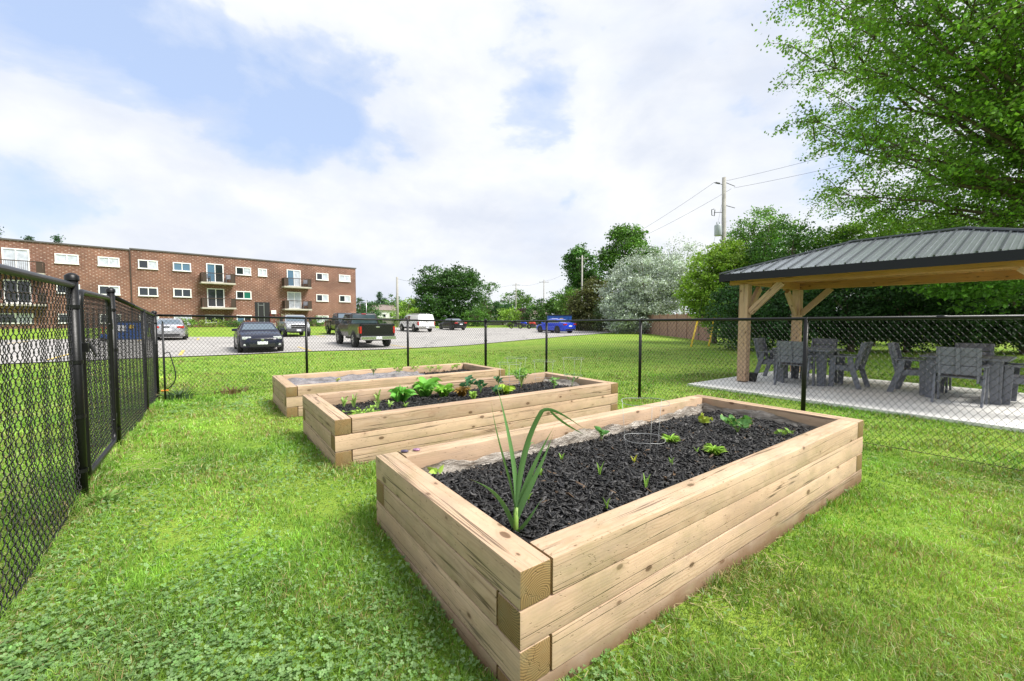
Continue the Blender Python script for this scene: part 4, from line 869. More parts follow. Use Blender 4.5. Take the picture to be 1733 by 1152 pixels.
tree('silver_willow', 'big silvery grey-leaved willow leaning over the wooden fence', P(1098, 41), 41.5, 8, [(0,0,3.2,3.3,2.6,3.6), (-2.3,0,2.0,2.2,2,3.4), (-1.0,-.6,.8,3.2,2,2.2), (1.9,0,3.8,2.4,2,2.8), (-2.6,0,.6,1.7,1.6,1.8)], SV, 1000, 46, .30, .19, seed=28, nb=26, upb=.2, trunk=.26)
tree('silver_willow', 'thin wispy silver willow rising behind the big one', P(1156, 45), 45, 9, [(0,0,6.2,2.3,2,2.4), (-1,0,4,2.2,2,2.6), (1.6,0,5.4,1.4,1.4,1.8)], SV, 260, 34, .40, .17, seed=29, nb=22, trunk=.14)
tree('box_elder', 'bright lime green tree in front of the utility pole', P(1209, 25.0), 25.0, 5, [(0,0,2.5,1.7,1.5,1.9), (-.9,0,1.5,1.3,1.2,1.3), (.7,0,3.4,1.1,1.1,1.2), (.2,-.3,.7,1.6,1.3,1.3), (.9,0,1.9,1.2,1.1,2.1)], (.22, .37, .06), 800, 40, .20, .14, seed=30, nb=40, trunk=.13)
tree('locust_tree', 'airy green tree right of the utility pole', P(1284, 36), 36, 10, [(0,0,7.6,2.3,2,1.9), (-1.3,0,6.2,1.8,1.6,1.8), (1.4,0,6.6,1.9,1.6,1.9), (0,0,4.4,2.9,2,1.8)], (.11, .24, .05), 380, 36, .30, .18, seed=31, nb=60, trunk=.24)
tree('leafy_tree', 'dark green tree just above the left end of the pavilion roof', P(1330, 24), 24, 6, [(0,0,3.4,2.3,1.8,1.8), (-1.4,0,1.8,2.0,1.6,2.2), (1.7,0,4.0,1.9,1.5,1.4)], (.06, .16, .03), 380, 36, .24, .15, seed=32, nb=30)
tree('leafy_tree', 'bright green tree behind the middle of the pavilion roof', P(1475, 23), 23, 6, [(0,0,4.2,2.4,1.8,1.6), (2,0,4.4,2.2,1.6,1.4), (-1.8,0,3.2,1.6,1.5,1.9)], LG, 420, 36, .24, .15, seed=33, nb=30)
tree('leafy_tree', 'bright green tree behind the right half of the pavilion roof', P(1640, 22), 22, 6, [(0,0,4.2,2.6,1.8,1.7), (2.4,0,4.3,2.4,1.8,1.7), (-2.0,0,3.8,1.9,1.5,1.7)], LG, 420, 36, .24, .15, seed=34, nb=30)
# dark hedge row beyond the patio lawn
HL = ['leftmost dense dark evergreen of the hedge, beside the yellow guy guards', 'second dark evergreen of the hedge from the left', 'third dark evergreen of the hedge, behind the left pavilion posts', 'fourth dark evergreen of the hedge, above the farther patio table', 'fifth dark evergreen of the hedge, between the two patio tables', 'sixth dark evergreen of the hedge, above the nearer patio table', 'seventh dark evergreen of the hedge, behind the right patio chairs', 'rightmost dark evergreen of the hedge at the picture edge']
for i in range(8):
    x = 10.95+i*2.15; y = 19.6-i*.4; hgt = (1.5, 2.8, 3.2, 2.9, 3.2, 3.0, 3.3, 3.1)[i]
    tree('hedge_evergreen', HL[i], x, y, hgt, [(0,0,(hgt-1.3)/2,1.35,1.25,(hgt+1.3)/2), (.5,.2,-.2,1.4,1.2,1.15), (-.6,-.1,.3,1.2,1.1,1.5)], ((.045, .115, .04) if i < 2 else (.034, .09, .028)), 360, 34, .2, .12, seed=40+i, cat='hedge tree', group='dark evergreens of the hedge', fill=.35, trunk=.12)
tree('young_maple', 'low bright green maple boughs hanging before the dark hedge at the right', 21.5, 17.6, 2.2, [(-5.9,-2.2,1.35,1.6,1.0,.5), (-4.1,-2.2,1.1,1.5,1.0,.7), (-2.5,-2.2,1.3,1.4,1,.8), (-7.1,-2.2,1.6,1.0,.8,.35)], (.12, .28, .045), 150, 34, .20, .14, seed=52, nb=14, trunk=.06, fork=.8)
# the big maple at the right: limbs, side branches and leaf sprays
def big_maple():
    rs = np.random.RandomState(77); x0, y0 = 21.0, 13.8; g = g1(x0, y0); root = empty('shade_maple', (x0, y0, g), label='huge spreading shade tree whose leafy boughs fill the upper right of the picture', cat='tree')
    mb = MB(); mb.tube([(0, 0, -.2), (.1, 0, 2), (0, .1, 4.2)], [.48, .40, .34], 12); C_ = []; zc = EYE-g
    for i in range(84):
        az = rs.uniform(-.15, 1.15)*math.pi+math.pi/2 if i < 52 else rs.uniform(0, 6.28)
        el = R(rs.choice([rs.uniform(-6, 25), rs.uniform(15, 50), rs.uniform(40, 85)]))
        if i >= 64: az, el = math.pi+rs.uniform(-.45, .75), R(rs.uniform(24, 66))
        rr = rs.uniform(8.2, 9.5)*(1+.36*max(0, math.sin(2*max(0, el-.15))))
        tip = np.array((math.cos(az)*math.cos(el)*rr, math.sin(az)*math.cos(el)*rr, 6.6+math.sin(el)*rr*1.25)); p0 = np.array((0, 0, rs.uniform(3.0, 4.8)))
        mid = tip*.5+np.array((0, 0, .9+p0[2]*.35)); pts = []
        for k in range(12): q = k/11; pts.append(p0*(1-q)**2+mid*2*q*(1-q)+tip*q*q)
        pts = [p+rs.normal(0, .10, 3)*(0 if j == 0 else 1) for j, p in enumerate(pts)]
        mb.tube([tuple(p) for p in pts], [.13*(1-j/11)**1.3+.012 for j in range(12)], 6)
        for j in range(3, 12):
            for _ in range(3):
                q = pts[j]; od = q-np.array((0, 0, 4)); od /= np.linalg.norm(od)+1e-6; dv_ = od*.9+rs.normal(0, .75, 3); dv_[2] -= .15; dv_ /= np.linalg.norm(dv_); ln = rs.uniform(.9, 2.1)
                e2 = q+dv_*ln; e2[2] -= .25*ln*rs.rand(); m2 = q+dv_*ln*.5+np.array((0, 0, .08)); mb.tube([tuple(q), tuple(m2), tuple(e2)], [.022, .013, .005], 4)
                for s_ in np.linspace(.25, 1.05, 6):
                    c = q*(1-s_)**2+m2*2*s_*(1-s_)+e2*s_*s_ if s_ <= 1 else e2; nl = int(rs.uniform(11, 25)); C_.append(c+rs.normal(0, 1, (nl, 3))*np.array((.22, .22, .12)))
    C_ = np.concatenate(C_); C_ = C_[C_[:, 2] > 3.4+rs.rand(len(C_))*.6+.29*np.clip(np.hypot(C_[:, 0], C_[:, 1])-2, 0, 8)]
    global nr
    sv = nr; nr = rs; V, F = leaves_np(C_, .122, up=.45, aspect=.62); T = np.repeat(tints(len(C_), (.15, .325, .05), .36, .55), 4, 0); nr = sv
    npmesh('crown', V, F, M['leaf'], root, color=T); mb.build('trunk', M['bark'], root, smooth=True)
big_maple()
# foundation shrubs of the building
for i, (t_, r_, h_, c, lab) in enumerate(((9.0, .6, .5, LG, 'small lime shrub at the brick wall, leftmost of the foundation planting'), (11.2, .9, .5, (.20, .30, .06), 'wide low yellow-green shrub under the lower balcony'), (13.0, .7, .45, MG, 'small green shrub right of the wide one at the brick wall'), (14.6, .6, .4, (.22, .10, .08), 'reddish low shrub near the entrance steps'), (18.4, .9, .9, (.30, .28, .20), 'pale dry shrub right of the entrance steps'), (21.6, .8, .7, MG, 'green shrub behind the silver pickup'))):
    bx = BA.x+.7218*t_+.6921*1.7; by = BA.y+.6921*t_-.7218*1.7; g = g1(bx, by)
    tree('foundation_shrub', lab, bx, by, 0, [(0,0,g-EYE+h_*.8,r_*1.3,r_,h_)], c, 40, 30, .17, .13, seed=60+i, cat='shrub', group='shrubs along the brick wall', trunk=.04)
# weeds by the fence corner
def weed(x, y, r, h, col, label, n=60):
    g = g1(x, y); Pz = []
    for i in range(n):
        a = rnd.uniform(0, 6.28); q = rnd.uniform(0, r); b = Vector((math.cos(a)*q, math.sin(a)*q, 0)); tip = b+Vector((math.cos(a)*h*.6, math.sin(a)*h*.6, h*rnd.uniform(.5, 1.1))); Pz.append(([b, b+Vector((0, 0, h*.4)), (b+tip)/2+Vector((0, 0, h*.25)), tip], .02, .1))
    plant('weed_clump', (x, y, g), Pz, col, label, 'weeds')
weed(*eg(-.45, 9.5), .22, .22, (.06, .11, .045), 'dark green weed clump at the foot of the far left corner post')
weed(*eg(.35, 9.6), .30, .14, (.19, .12, .07), 'dry brownish weed clump along the back fence right of the corner')
weed(*eg(-.58, 3.75), .09, .07, (.16, .28, .06), 'green tuft at the foot of the near gate post', 40)

# ------------------------------------------------------------------ vehicles
def wheel(root, x, y, r, wd=.22, rim='alloy'):
    sy = 1 if y > 0 else -1; mb = MB(); mb.lathe([(r*.60, -wd/2), (r*.94, -wd/2), (r, -wd*.36), (r, wd*.36), (r*.94, wd/2), (r*.60, wd/2)], 22, axis='Y')
    wo = mb.build('wheel', M['rubber'], root, smooth=False, loc=(x, y, r))
    mb = MB(); yo = sy*wd*.42; mb.lathe([(r*.62, yo-sy*.03), (r*.60, yo+sy*.01), (r*.52, yo)], 20, axis='Y'); mb.lathe([(.001, yo+sy*.01), (r*.16, yo+sy*.012), (r*.18, yo-sy*.02)], 12, axis='Y')
    for k in range(5):
        a = k*1.2566; mb.beam((0, yo, 0), (math.cos(a)*r*.57, yo, math.sin(a)*r*.57), r*.15, .03, up=(0, 1, 0))
    mb.build('rim', M[rim], wo); return wo
def loft_body(st, mt, root, name='body'):
    """st: (x, zbot, ztop, halfwidth, topwidth_factor)"""
    V = []; F = []
    for x, zb, zt, w_, tf in st:
        mid = zb+(zt-zb)*.62
        sec = [(-w_*.86, zb), (-w_*.97, zb+.05), (-w_, zb+(zt-zb)*.35), (-w_*1.0, mid), (-w_*(.5+.5*tf), zt-.035), (-w_*tf+.02, zt), (-w_*tf*.5, zt+.025), (0, zt+.035)]
        sec = sec+[(-a, b) for a, b in sec[-2::-1]]; V += [(x, a, b) for a, b in sec]
    k = 15; n = len(st)
    for i in range(n-1):
        for j in range(k-1): a = i*k+j; F.append((a, a+1, a+k+1, a+k))
        F.append((i*k, i*k+k, i*k+k+k-1, i*k+k-1))
    F.append(tuple(range(k))); F.append(tuple(range((n-1)*k, n*k))[::-1])
    mb = MB(); mb.add(V, F); o = mb.build(name, mt, root, smooth=True)
    if hasattr(o.data, 'set_sharp_from_angle'): o.data.set_sharp_from_angle(angle=R(42))
    return o
def cabin(root, x0, x1, x2, x3, zb, zt, wb, wt, mt, glass, door_x=None, rear_glass=True, rear_side=True):
    """x0 rear base, x1 rear top, x2 front top, x3 front base (x forward)"""
    mb = MB(); N = 5; V = []
    ring = lambda z, a, b, w_: [(a, -w_, z), (a, w_, z), (b, w_, z), (b, -w_, z)]
    mid = zt-.06
    V = ring(zb-.05, x0, x3, wb)+ring(mid, x1+(x0-x1)*.06, x2+(x3-x2)*.06, wt+.02)+ring(zt, x1+.10, x2-.12, wt-.09)
    mb.add(V, [(0,1,5,4),(1,2,6,5),(2,3,7,6),(3,0,4,7),(4,5,9,8),(5,6,10,9),(6,7,11,10),(7,4,8,11),(8,9,10,11)])
    cb = mb.build('cab', mt, root, bevel=.025); 
    for f in cb.data.polygons: f.use_smooth = True
    if hasattr(cb.data, 'set_sharp_from_angle'): cb.data.set_sharp_from_angle(angle=R(25))
    def lerp(a, b, q): return a+(b-a)*q
    def pane(nm, pts, off):
        p = [Vector(q)+Vector(off) for q in pts]; ctr = sum(p, Vector())/4; mb = MB(); back = [q-Vector(off)*1.5 for q in p]; mb.add(p+back, [(0,1,2,3),(7,6,5,4),(0,4,5,1),(1,5,6,2),(2,6,7,3),(3,7,4,0)]); mb.build(nm, glass, root)
    za, zc = zb+.04, mid-.03; qa, qc = (za-zb+.05)/(mid-zb+.05), (zc-zb+.05)/(mid-zb+.05)
    fx = lambda q: lerp(x3, x2+(x3-x2)*.06, q); rx = lambda q: lerp(x0, x1+(x0-x1)*.06, q); ww = lambda q: lerp(wb, wt+.02, q)
    pane('windshield', [(fx(qa), -ww(qa)+.07, za), (fx(qa), ww(qa)-.07, za), (fx(qc), ww(qc)-.08, zc), (fx(qc), -ww(qc)+.08, zc)], (.012, 0, .006))
    if rear_glass: pane('rear_window', [(rx(qa), -ww(qa)+.10, za), (rx(qa), ww(qa)-.10, za), (rx(qc), ww(qc)-.12, zc), (rx(qc), -ww(qc)+.12, zc)], (-.012, 0, .006))
    dx = door_x if door_x is not None else (x1+x2)/2
    for sy in (-1, 1):
        segs = [(dx+.04, 'f'), (dx-.04, 'r')] if rear_side else [(None, 'f')]
        f0 = dx+.04 if rear_side else rx(qc)+.10
        pane('side_window', [(fx(qa)-.14, sy*ww(qa), za), (f0, sy*ww(qa), za), (f0, sy*ww(qc), zc), (fx(qc)-.10, sy*ww(qc), zc)], (0, sy*.012, .002))
        if rear_side: pane('side_window', [(dx-.04, sy*ww(qa), za), (rx(qa)+.16, sy*ww(qa), za), (rx(qc)+.10, sy*ww(qc), zc), (dx-.04, sy*ww(qc), zc)], (0, sy*.012, .002))
    return cb
def arches(root, xs, w_, r):
    for x in xs:
        for sy in (-1, 1):
            mb = MB(); mb.lathe([(.001, sy*(w_+.004)), (r+.075, sy*(w_+.004)), (r+.075, sy*(w_-.1)), (.001, sy*(w_-.1))], 24, (x, 0, r+.02), axis='Y'); mb.build('wheel_arch', M['black'], root)
def pbox(root, nm, c, dm, mt, bevel=.012): mb = MB(); mb.box(c, dm); return mb.build(nm, M[mt] if isinstance(mt, str) else mt, root, bevel=bevel)
def sedan(label, e, s, ang, mt, glass='glass_car', length=4.65, wd=.90, h=1.42, rim='alloy', coupe=0, group='cars parked in the lot'):
    x, y = eg(e, s); root = empty('parked_car', (x, y, g1(x, y)+.04), TH+ang, label=label, cat='car', group=group); L = length/2
    st = [(-L, .38, .78, wd*.72, .9), (-L+.10, .28, .98, wd*.88, .88), (-L+.35, .22, 1.04, wd*.96, .86), (-L+.95, .18, 1.03, wd, .86), (-.5, .16, .98, wd, .92), (.6, .16, .95, wd, .92), (L-1.35, .17, .93, wd, .86), (L-.6, .19, .84, wd*.96, .82), (L-.2, .22, .74, wd*.86, .85), (L-.04, .28, .64, wd*.70, .85), (L, .34, .55, wd*.55, .9)]
    loft_body(st, mt, root); cabin(root, -L+.62-coupe, -L+1.50-coupe*.3, .35, 1.10, .96, h, wd*.90, wd*.68, mt, M[glass])
    rr = .325; xs = (-L+.98, L-.93); arches(root, xs, wd, rr)
    for q in xs:
        for sy in (-1, 1): wheel(root, q, sy*(wd-.10), rr, .22, rim)
    for sy in (-1, 1):
        mb = MB(); mb.box((L-.22, sy*wd*.66, .66), (.30, .34, .13)); mb.build('headlight', M['lamp_clear'], root, bevel=.03)
        mb = MB(); mb.box((-L+.10, sy*wd*.70, .86), (.20, .38, .15)); mb.build('tail_light', M['lamp_red'], root, bevel=.03)
        pbox(root, 'mirror', (.88, sy*(wd+.08), 1.0), (.12, .20, .12), mt, .03)
        pbox(root, 'fog_light', (L-.12, sy*wd*.72, .36), (.12, .14, .08), 'lamp_clear')
        for dx_ in (.0,): pbox(root, 'door_handle', (-.1, sy*(wd+.012), .82), (.16, .02, .03), mt, .005); pbox(root, 'sill', (0, sy*(wd-.01), .22), (2.0, .04, .10), 'black')
    pbox(root, 'grille', (L-.055, 0, .56), (.10, wd*.95, .14), 'black'); pbox(root, 'lower_grille', (L-.04, 0, .33), (.10, wd*1.1, .14), 'black')
    pbox(root, 'licence_plate', (L+.015, 0, .44), (.02, .40, .13), 'plate', .004); pbox(root, 'licence_plate', (-L-.005, 0, .70), (.02, .40, .13), 'plate', .004)
    pbox(root, 'badge', (L+.0, 0, .59), (.02, .13, .09), 'chrome', .02); pbox(root, 'rear_bumper_trim', (-L+.03, 0, .36), (.1, wd*1.3, .12), 'black')
    return root
def pickup(label, e, s, ang, mt, glass='glass_car', length=5.7, wd=.98, h=1.88, cab=(-.45, -.35, 1.15, 1.75), rim='alloy', bed_open=True, topper=None, rack=False, rr=.40, lift=.0, rear='chrome', two_tone=None, group='pickup trucks parked in the lot', rs_=True):
    x, y = eg(e, s); root = empty('pickup_truck', (x, y, g1(x, y)+.04), TH+ang, label=label, cat='pickup truck', group=group); L = length/2; zb = .50+lift; belt = 1.22+lift
    st = [(cab[0]-.02, zb, belt, wd*.97, .95), (cab[0]+.5, zb-.02, belt, wd*.97, .95), (cab[3]-.2, zb-.02, belt, wd*.98, .93), (cab[3]+.1, zb, belt-.03, wd, .88), (L-.35, zb+.03, belt-.10, wd*.97, .84), (L-.08, zb+.05, belt-.22, wd*.90, .86), (L, zb+.06, belt-.42, wd*.84, .9)]
    loft_body(st, mt, root); cabin(root, *cab, belt-.01, h, wd*.90, wd*.74, mt, M[glass], rear_side=rs_)
    bx0, bx1 = -L+.06, cab[0]-.06; bl = bx1-bx0; cx = (bx0+bx1)/2
    for sy in (-1, 1):
        mb = MB(); mb.prism([(bx0, zb), (bx1, zb), (bx1, belt+.03), (bx0, belt+.03)], sy*(wd-.10), sy*wd); mb.build('bed_side', mt, root, bevel=.025)
        mb = MB(); mb.box((bx0+.13, sy*(wd+.004), belt-.30), (.20, .05, .36)); mb.box((bx0-.02, sy*(wd-.09), belt-.30), (.05, .17, .38)); mb.build('tail_light', M['lamp_red'], root, bevel=.015)
        pbox(root, 'headlight', (L-.12, sy*wd*.70, belt-.34), (.22, .34, .22), 'lamp_clear', .03)
        pbox(root, 'mirror', (cab[3]-.25, sy*(wd+.12), belt+.12), (.12, .22, .24), 'black', .03)
        if two_tone: pbox(root, 'side_cladding', (.2, sy*(wd+.0), zb+.20), (length*.62, .035, .28), two_tone)
    pbox(root, 'bed_floor', (cx, 0, zb+.10), (bl, 2*wd-.16, .08), 'black'); pbox(root, 'tailgate', (-L+.04, 0, (zb+belt)/2+.06), (.07, 2*wd-.22, belt-zb-.10), mt, .02)
    pbox(root, 'tailgate_handle', (-L-.005, 0, belt-.14), (.03, .22, .07), 'chrome'); pbox(root, 'rear_bumper', (-L-.10, 0, zb-.02), (.20, 2*wd-.06, .20), rear, .03)
    pbox(root, 'front_bumper', (L+.04, 0, zb+.05), (.22, 2*wd-.12, .26), 'chrome' if not two_tone else 'plastic_grey', .05)
    mb = MB(); mb.box((L+.0, 0, belt-.40), (.06, 1.02, .30)); g_ = mb.build('grille', M['black'], root, bevel=.01); pbox(root, 'grille_trim', (L+.035, 0, belt-.40), (.02, .98, .05), 'chrome')
    pbox(root, 'licence_plate', (-L-.21, 0, zb), (.02, .32, .14), 'plate', .003); pbox(root, 'licence_plate', (L+.16, 0, zb+.03), (.02, .32, .14), 'plate', .003)
    pbox(root, 'chassis', (0, 0, zb-.10), (length-1.0, .9, .20), 'black'); pbox(root, 'brake_light', (cab[1]-.0, 0, h-.05), (.05, .26, .05), 'lamp_red')
    xs = (-L+1.22, L-.95); arches(root, xs, wd, rr)
    for q in xs:
        for sy in (-1, 1): wheel(root, q, sy*(wd-.08), rr, .27, rim)
    mb = MB(); mb.lathe([(.001, -.14), (.11, -.12), (.16, 0), (.11, .12), (.001, .14)], 12, (xs[0], 0, rr)); mb.tube([(xs[0], -wd+.2, rr), (xs[0], wd-.2, rr)], .05, 8); mb.build('axle', M['black'], root)
    if topper: 
        mb = MB(); z0_, z1_ = belt+.035, h+.02; mb.add([(bx0+.04,-wd+.03,z0_),(bx0+.04,wd-.03,z0_),(bx1,wd-.03,z0_),(bx1,-wd+.03,z0_),(bx0+.16,-wd*.80,z1_),(bx0+.16,wd*.80,z1_),(bx1,wd*.80,z1_),(bx1,-wd*.80,z1_)], [(3,2,1,0),(4,5,6,7),(0,1,5,4),(1,2,6,5),(2,3,7,6),(3,0,4,7)])
        tp = mb.build('bed_topper', topper, root, bevel=.03)
        for sy in (-1, 1): pbox(root, 'topper_hatch', (cx, sy*(wd*.90), (z0_+z1_)/2), (bl*.8, .03, (z1_-z0_)*.6), topper, .01)
    if rack:
        mb = MB()
        for sy in (-.5, .5): mb.box((-.35, sy, h+.13), (length*.72, .07, .05))
        for k in range(7): mb.box((-.35-length*.33+k*length*.11, 0, h+.13), (.05, 1.0, .03))
        for xx in (bx0+.4, bx1, cab[2]-.3): mb.box((xx, .5, h+.05), (.04, .04, .14)); mb.box((xx, -.5, h+.05), (.04, .04, .14))
        mb.build('roof_rack', M['alloy'], root)
    return root
H = math.pi/2
sedan('dark navy sedan facing the fence, nearest of the parked cars', 1.98, 23.9, -H, M['p_navy'], 'glass_pale', length=4.6, h=1.36)
pickup('black pickup truck seen from behind with red tail lights and chrome bumper', 7.60, 25.75, H, M['p_black'], two_tone=None, length=5.5, h=1.93, lift=.06, rr=.43, cab=(-.35, -.22, 1.10, 1.85), rs_=True)
pickup('silver pickup truck facing the camera between the brick wall and the navy sedan', 5.85, 39.4, -H, M['p_silver'], 'glass_pale', two_tone='plastic_grey', length=5.2, h=1.75, wd=.93, rr=.37)
pickup('black truck behind the black pickup, facing the camera', 9.95, 39.7, -H, M['p_black'], 'glass_pale', length=5.4, h=1.9, rr=.40)
sedan('silver car seen from behind at the left, beyond the corner post', -2.05, 37.3, H, M['p_silver'], 'glass_pale', length=4.7)
pickup('white pickup truck with a bed topper and roof rack', 18.95, 44.3, H, M['p_white'], length=5.6, h=1.86, topper=M['p_white'], rack=True, rear='chrome')
sedan('black sedan parked right of the white truck', 24.9, 47.0, H, M['p_black'], 'glass_pale', rim='plastic_grey')
sedan('bright blue fastback car near the blue bin', 28.9, 32.2, H, M['p_blue'], 'glass_pale', rim='plastic_grey', coupe=.25, length=4.55)
def motorbike(label, u, d, col):
    x = P(u, d); root = empty('motorcycle', (x, d, g1(x, d)+.04), R(160), label=label, cat='motorcycle', group='motorcycles at the far edge of the lot')
    for q in (-.68, .68): mb = MB(); mb.lathe([(.20, -.05), (.29, -.055), (.31, 0), (.29, .055), (.20, .05)], 18, (q, 0, .31), axis='Y'); mb.build('wheel', M['rubber'], root)
    mb = MB(); mb.tube([(-.4, 0, .62), (-.1, 0, .78), (.25, 0, .86), (.45, 0, .70)], [.10, .16, .17, .08], 10); mb.build('fuel_tank', col, root, smooth=True)
    mb = MB(); mb.tube([(-.75, 0, .78), (-.35, 0, .72), (-.05, 0, .76)], [.06, .12, .08], 8); mb.build('saddle', M['black'], root, smooth=True)
    mb = MB(); mb.box((.05, 0, .42), (.5, .26, .36)); mb.tube([(.68, 0, .31), (.42, 0, .95)], .035, 6); mb.tube([(-.68, 0, .31), (0, 0, .4)], .04, 6); mb.build('engine', M['plastic_grey'], root)
    mb = MB(); mb.tube([(.36, -.36, 1.02), (.44, 0, .96), (.36, .36, 1.02)], .018, 6); mb.build('handlebar', M['chrome'], root)
    mb = MB(); mb.tube([(.44, 0, .80), (.62, 0, .86)], [.15, .10], 10); mb.build('fairing', col, root, smooth=True)
motorbike('black motorcycle, leftmost of the three at the far edge of the lot', 873, 58, M['p_black']); motorbike('blue and silver motorcycle between the black and the red one', 888, 58, M['p_blue']); motorbike('red motorcycle just left of the blue car', 903, 57, M['red_paint'])
def bin_(label, u, d, wd, h, depth, rz=0):
    x = P(u, d); root = empty('waste_bin', (x, d, g1(x, d)+.04), rz, label=label, cat='waste bin', group='blue waste bins')
    mb = MB(); mb.prism([(-wd/2+.1, 0), (wd/2-.1, 0), (wd/2, h), (-wd/2, h)], -depth/2, depth/2); mb.build('bin_body', M['blue_bin'], root, bevel=.02)
    mb = MB()
    for k in range(5): mb.box((-wd/2+wd*(k+.5)/5, -depth/2-.03, h/2), (.08, .05, h*.86))
    mb.build('bin_rib', M['blue_bin'], root)
    mb = MB(); mb.box((0, 0, h+.05), (wd+.1, depth+.1, .08)); mb.build('lid', M['black'], root, bevel=.02)
    mb = MB(); mb.box((-wd*.22, -depth/2-.065, h*.66), (wd*.26, .02, h*.34)); mb.build('notice', M['plate'], root); mb = MB(); mb.box((wd*.06, -depth/2-.065, h*.74), (wd*.14, .02, h*.2)); mb.build('notice', M['yellow'], root)
bin_('large blue waste bin behind the blue car', 946, 47, 2.6, 1.75, 1.6); bin_('blue waste bin seen through the left fence mesh', 222, 28.5, 1.7, 1.15, 1.2, .6)
x_ = P(182, 26); tc = empty('toy_car', (x_, 26, g1(x_, 26)+.04), .5, label='small red and blue ride-on toy seen through the gate mesh', cat='toy')
mb = MB(); mb.box((0, 0, .30), (.62, .38, .30)); mb.build('toy_body', M['blue_bin'], tc, bevel=.06); mb = MB(); mb.box((0, 0, .80), (.44, .38, .06))
for a in (-.19, .19):
    for b in (-.16, .16): mb.box((a, b, .62), (.04, .04, .34))
mb.build('toy_roof', M['red_paint'], tc, bevel=.012)
for a in (-.2, .2):
    for b in (-.2, .2): mb = MB(); mb.lathe([(.001, -.03), (.11, -.03), (.11, .03), (.001, .03)], 12, (a, b, .11), axis='Y'); mb.build('wheel', M['black'], tc)

# ------------------------------------------------------------------ wooden fence, poles, wires, far houses
M['red_board'] = mat('red_board', (.36, .21, .17), .85, var=(3, .25)); M['grey_board'] = mat('grey_board', (.30, .28, .26), .9, var=(2, .2))
def board_fence(x0, y0, x1, y1, h, mt, label, bays):
    g = g1(x0, y0); root = empty('board_fence', (x0, y0, g), label=label, cat='fence'); L = math.hypot(x1-x0, y1-y0); a = math.atan2(y1-y0, x1-x0); root.rotation_euler[2] = a
    for k in range(bays):
        mb = MB(); xa, xb = L*k/bays, L*(k+1)/bays; wx, wy = x0+math.cos(a)*(xa+xb)/2, y0+math.sin(a)*(xa+xb)/2; dz = g1(wx, wy)-g; n = max(3, int((xb-xa)/.16))
        for j in range(n): mb.box((xa+(xb-xa)*(j+.5)/n, rnd.uniform(-.004, .004), dz+h/2), ((xb-xa)/n-.012, .022, h+rnd.uniform(-.02, .01)))
        mb.box(((xa+xb)/2, 0, dz+h+.03), (xb-xa-.02, .09, .035)); mb.build('board_panel', mt, root)
        mb = MB(); mb.box((xa, 0, dz+h/2+.04), (.10, .12, h+.12)); mb.build('fence_post', mt, root)
board_fence(P(1215, 26)-.1, 26.5, P(1040, 56), 56, 1.75, M['red_board'], 'long reddish board fence under the silver willow', 14)
board_fence(P(815, 80), 80, P(895, 84), 84, 1.5, M['grey_board'], 'grey board fence before the far houses', 6)
board_fence(P(604, 84), 84, P(700, 84), 84, 1.3, M['grey_board'], 'low grey board fence right of the brick building', 6)
def upole(label, u, d, top, arm=True, r=.13, lean=0, kind='utility_pole', thin=False):
    x = P(u, d); g = g1(x, d); root = empty(kind, (x, d, g), label=label, cat='utility pole', group='utility poles'); h = top+EYE-g
    mb = MB(); mb.tube([(0, 0, -.2), (lean, 0, h)], [r, r*.72], 10); mb.build('pole', M['pole_wood'] if not thin else M['alloy'], root, smooth=True)
    if arm:
        mb = MB(); mb.box((lean, 0, h-.45), (1.7 if not thin else .8, .07, .07)); a_ = mb.build('cross_arm', M['pole_wood'], root)
        mb = MB()
        for k in (-.75, -.35, .35, .75): mb.lathe([(.02, 0), (.035, .04), (.03, .10), (.035, .14), (.02, .16)], 8, (lean+k*(1 if not thin else .4), 0, h-.40))
        mb.build('insulator', M['white_frame'], root)
    return root, (x+lean, d, g+h-.25)
A1 = upole('thick grey utility pole left of the large maple', 673, 60, 6.0, arm=False, r=.2)[1]
upole('thin pale lamp post against the cedars beside the brick building', 620.5, 62, 2.8, arm=False, r=.06, thin=True)
A3 = upole('far utility pole with cross arm above the far houses', 873, 88, 7.6)[1]; A4 = upole('slim utility pole rising over the dark evergreen', 920, 74, 7.0, r=.11, thin=False)[1]; A5 = upole('utility pole in front of the tall narrow tree', 984, 58, 8.8, r=.14)[1]
mp, A6 = upole('tall weathered utility pole with a grey transformer, right of the silver willow', 1224, 31, 10.35, arm=False, r=.19, lean=.0)
mp.rotation_euler[1] = R(-1.2)
hz = 10.35+EYE-float(mp.location.z)
mb = MB(); mb.tube([(0, 0, hz-.55), (-.38, 0, hz-.42), (-.72, 0, hz-.36)], .022, 6); mb.tube([(0, 0, hz-.35), (-.30, 0, hz-.36)], .018, 6); mb.tube([(-.32, 0, hz-.42), (-.62, 0, hz-.34)], .06, 8)
mb.tube([(.08, 0, hz-.35), (.75, -.1, hz-.68)], .025, 6); mb.tube([(.1, 0, hz-2.0), (.80, 0, hz-2.2)], .025, 6); mb.tube([(-.1, 0, hz-2.5), (-.72, 0, hz-2.5)], .022, 6);
mb.v, mb.f, mb.mi = [], [], []
for pts, rr in (([(0, 0, hz-.55), (-.38, 0, hz-.42), (-.72, 0, hz-.36)], .022), ([(-.32, 0, hz-.43), (-.62, 0, hz-.36)], .06), ([(.08, 0, hz-.35), (.75, -.1, hz-.68)], .025), ([(.1, 0, hz-2.0), (.80, 0, hz-2.2)], .025), ([(-.1, 0, hz-2.5), (-.72, 0, hz-2.5)], .022)):
    mb = MB(); mb.tube(pts, rr, 7); mb.build('bracket' if rr < .05 else 'insulator', M['plastic_grey'], mp)
mb = MB(); mb.lathe([(.001, 0), (.24, 0), (.26, .05), (.26, .72), (.22, .80), (.001, .84)], 16, (-.44, -.05, hz-4.2)); 
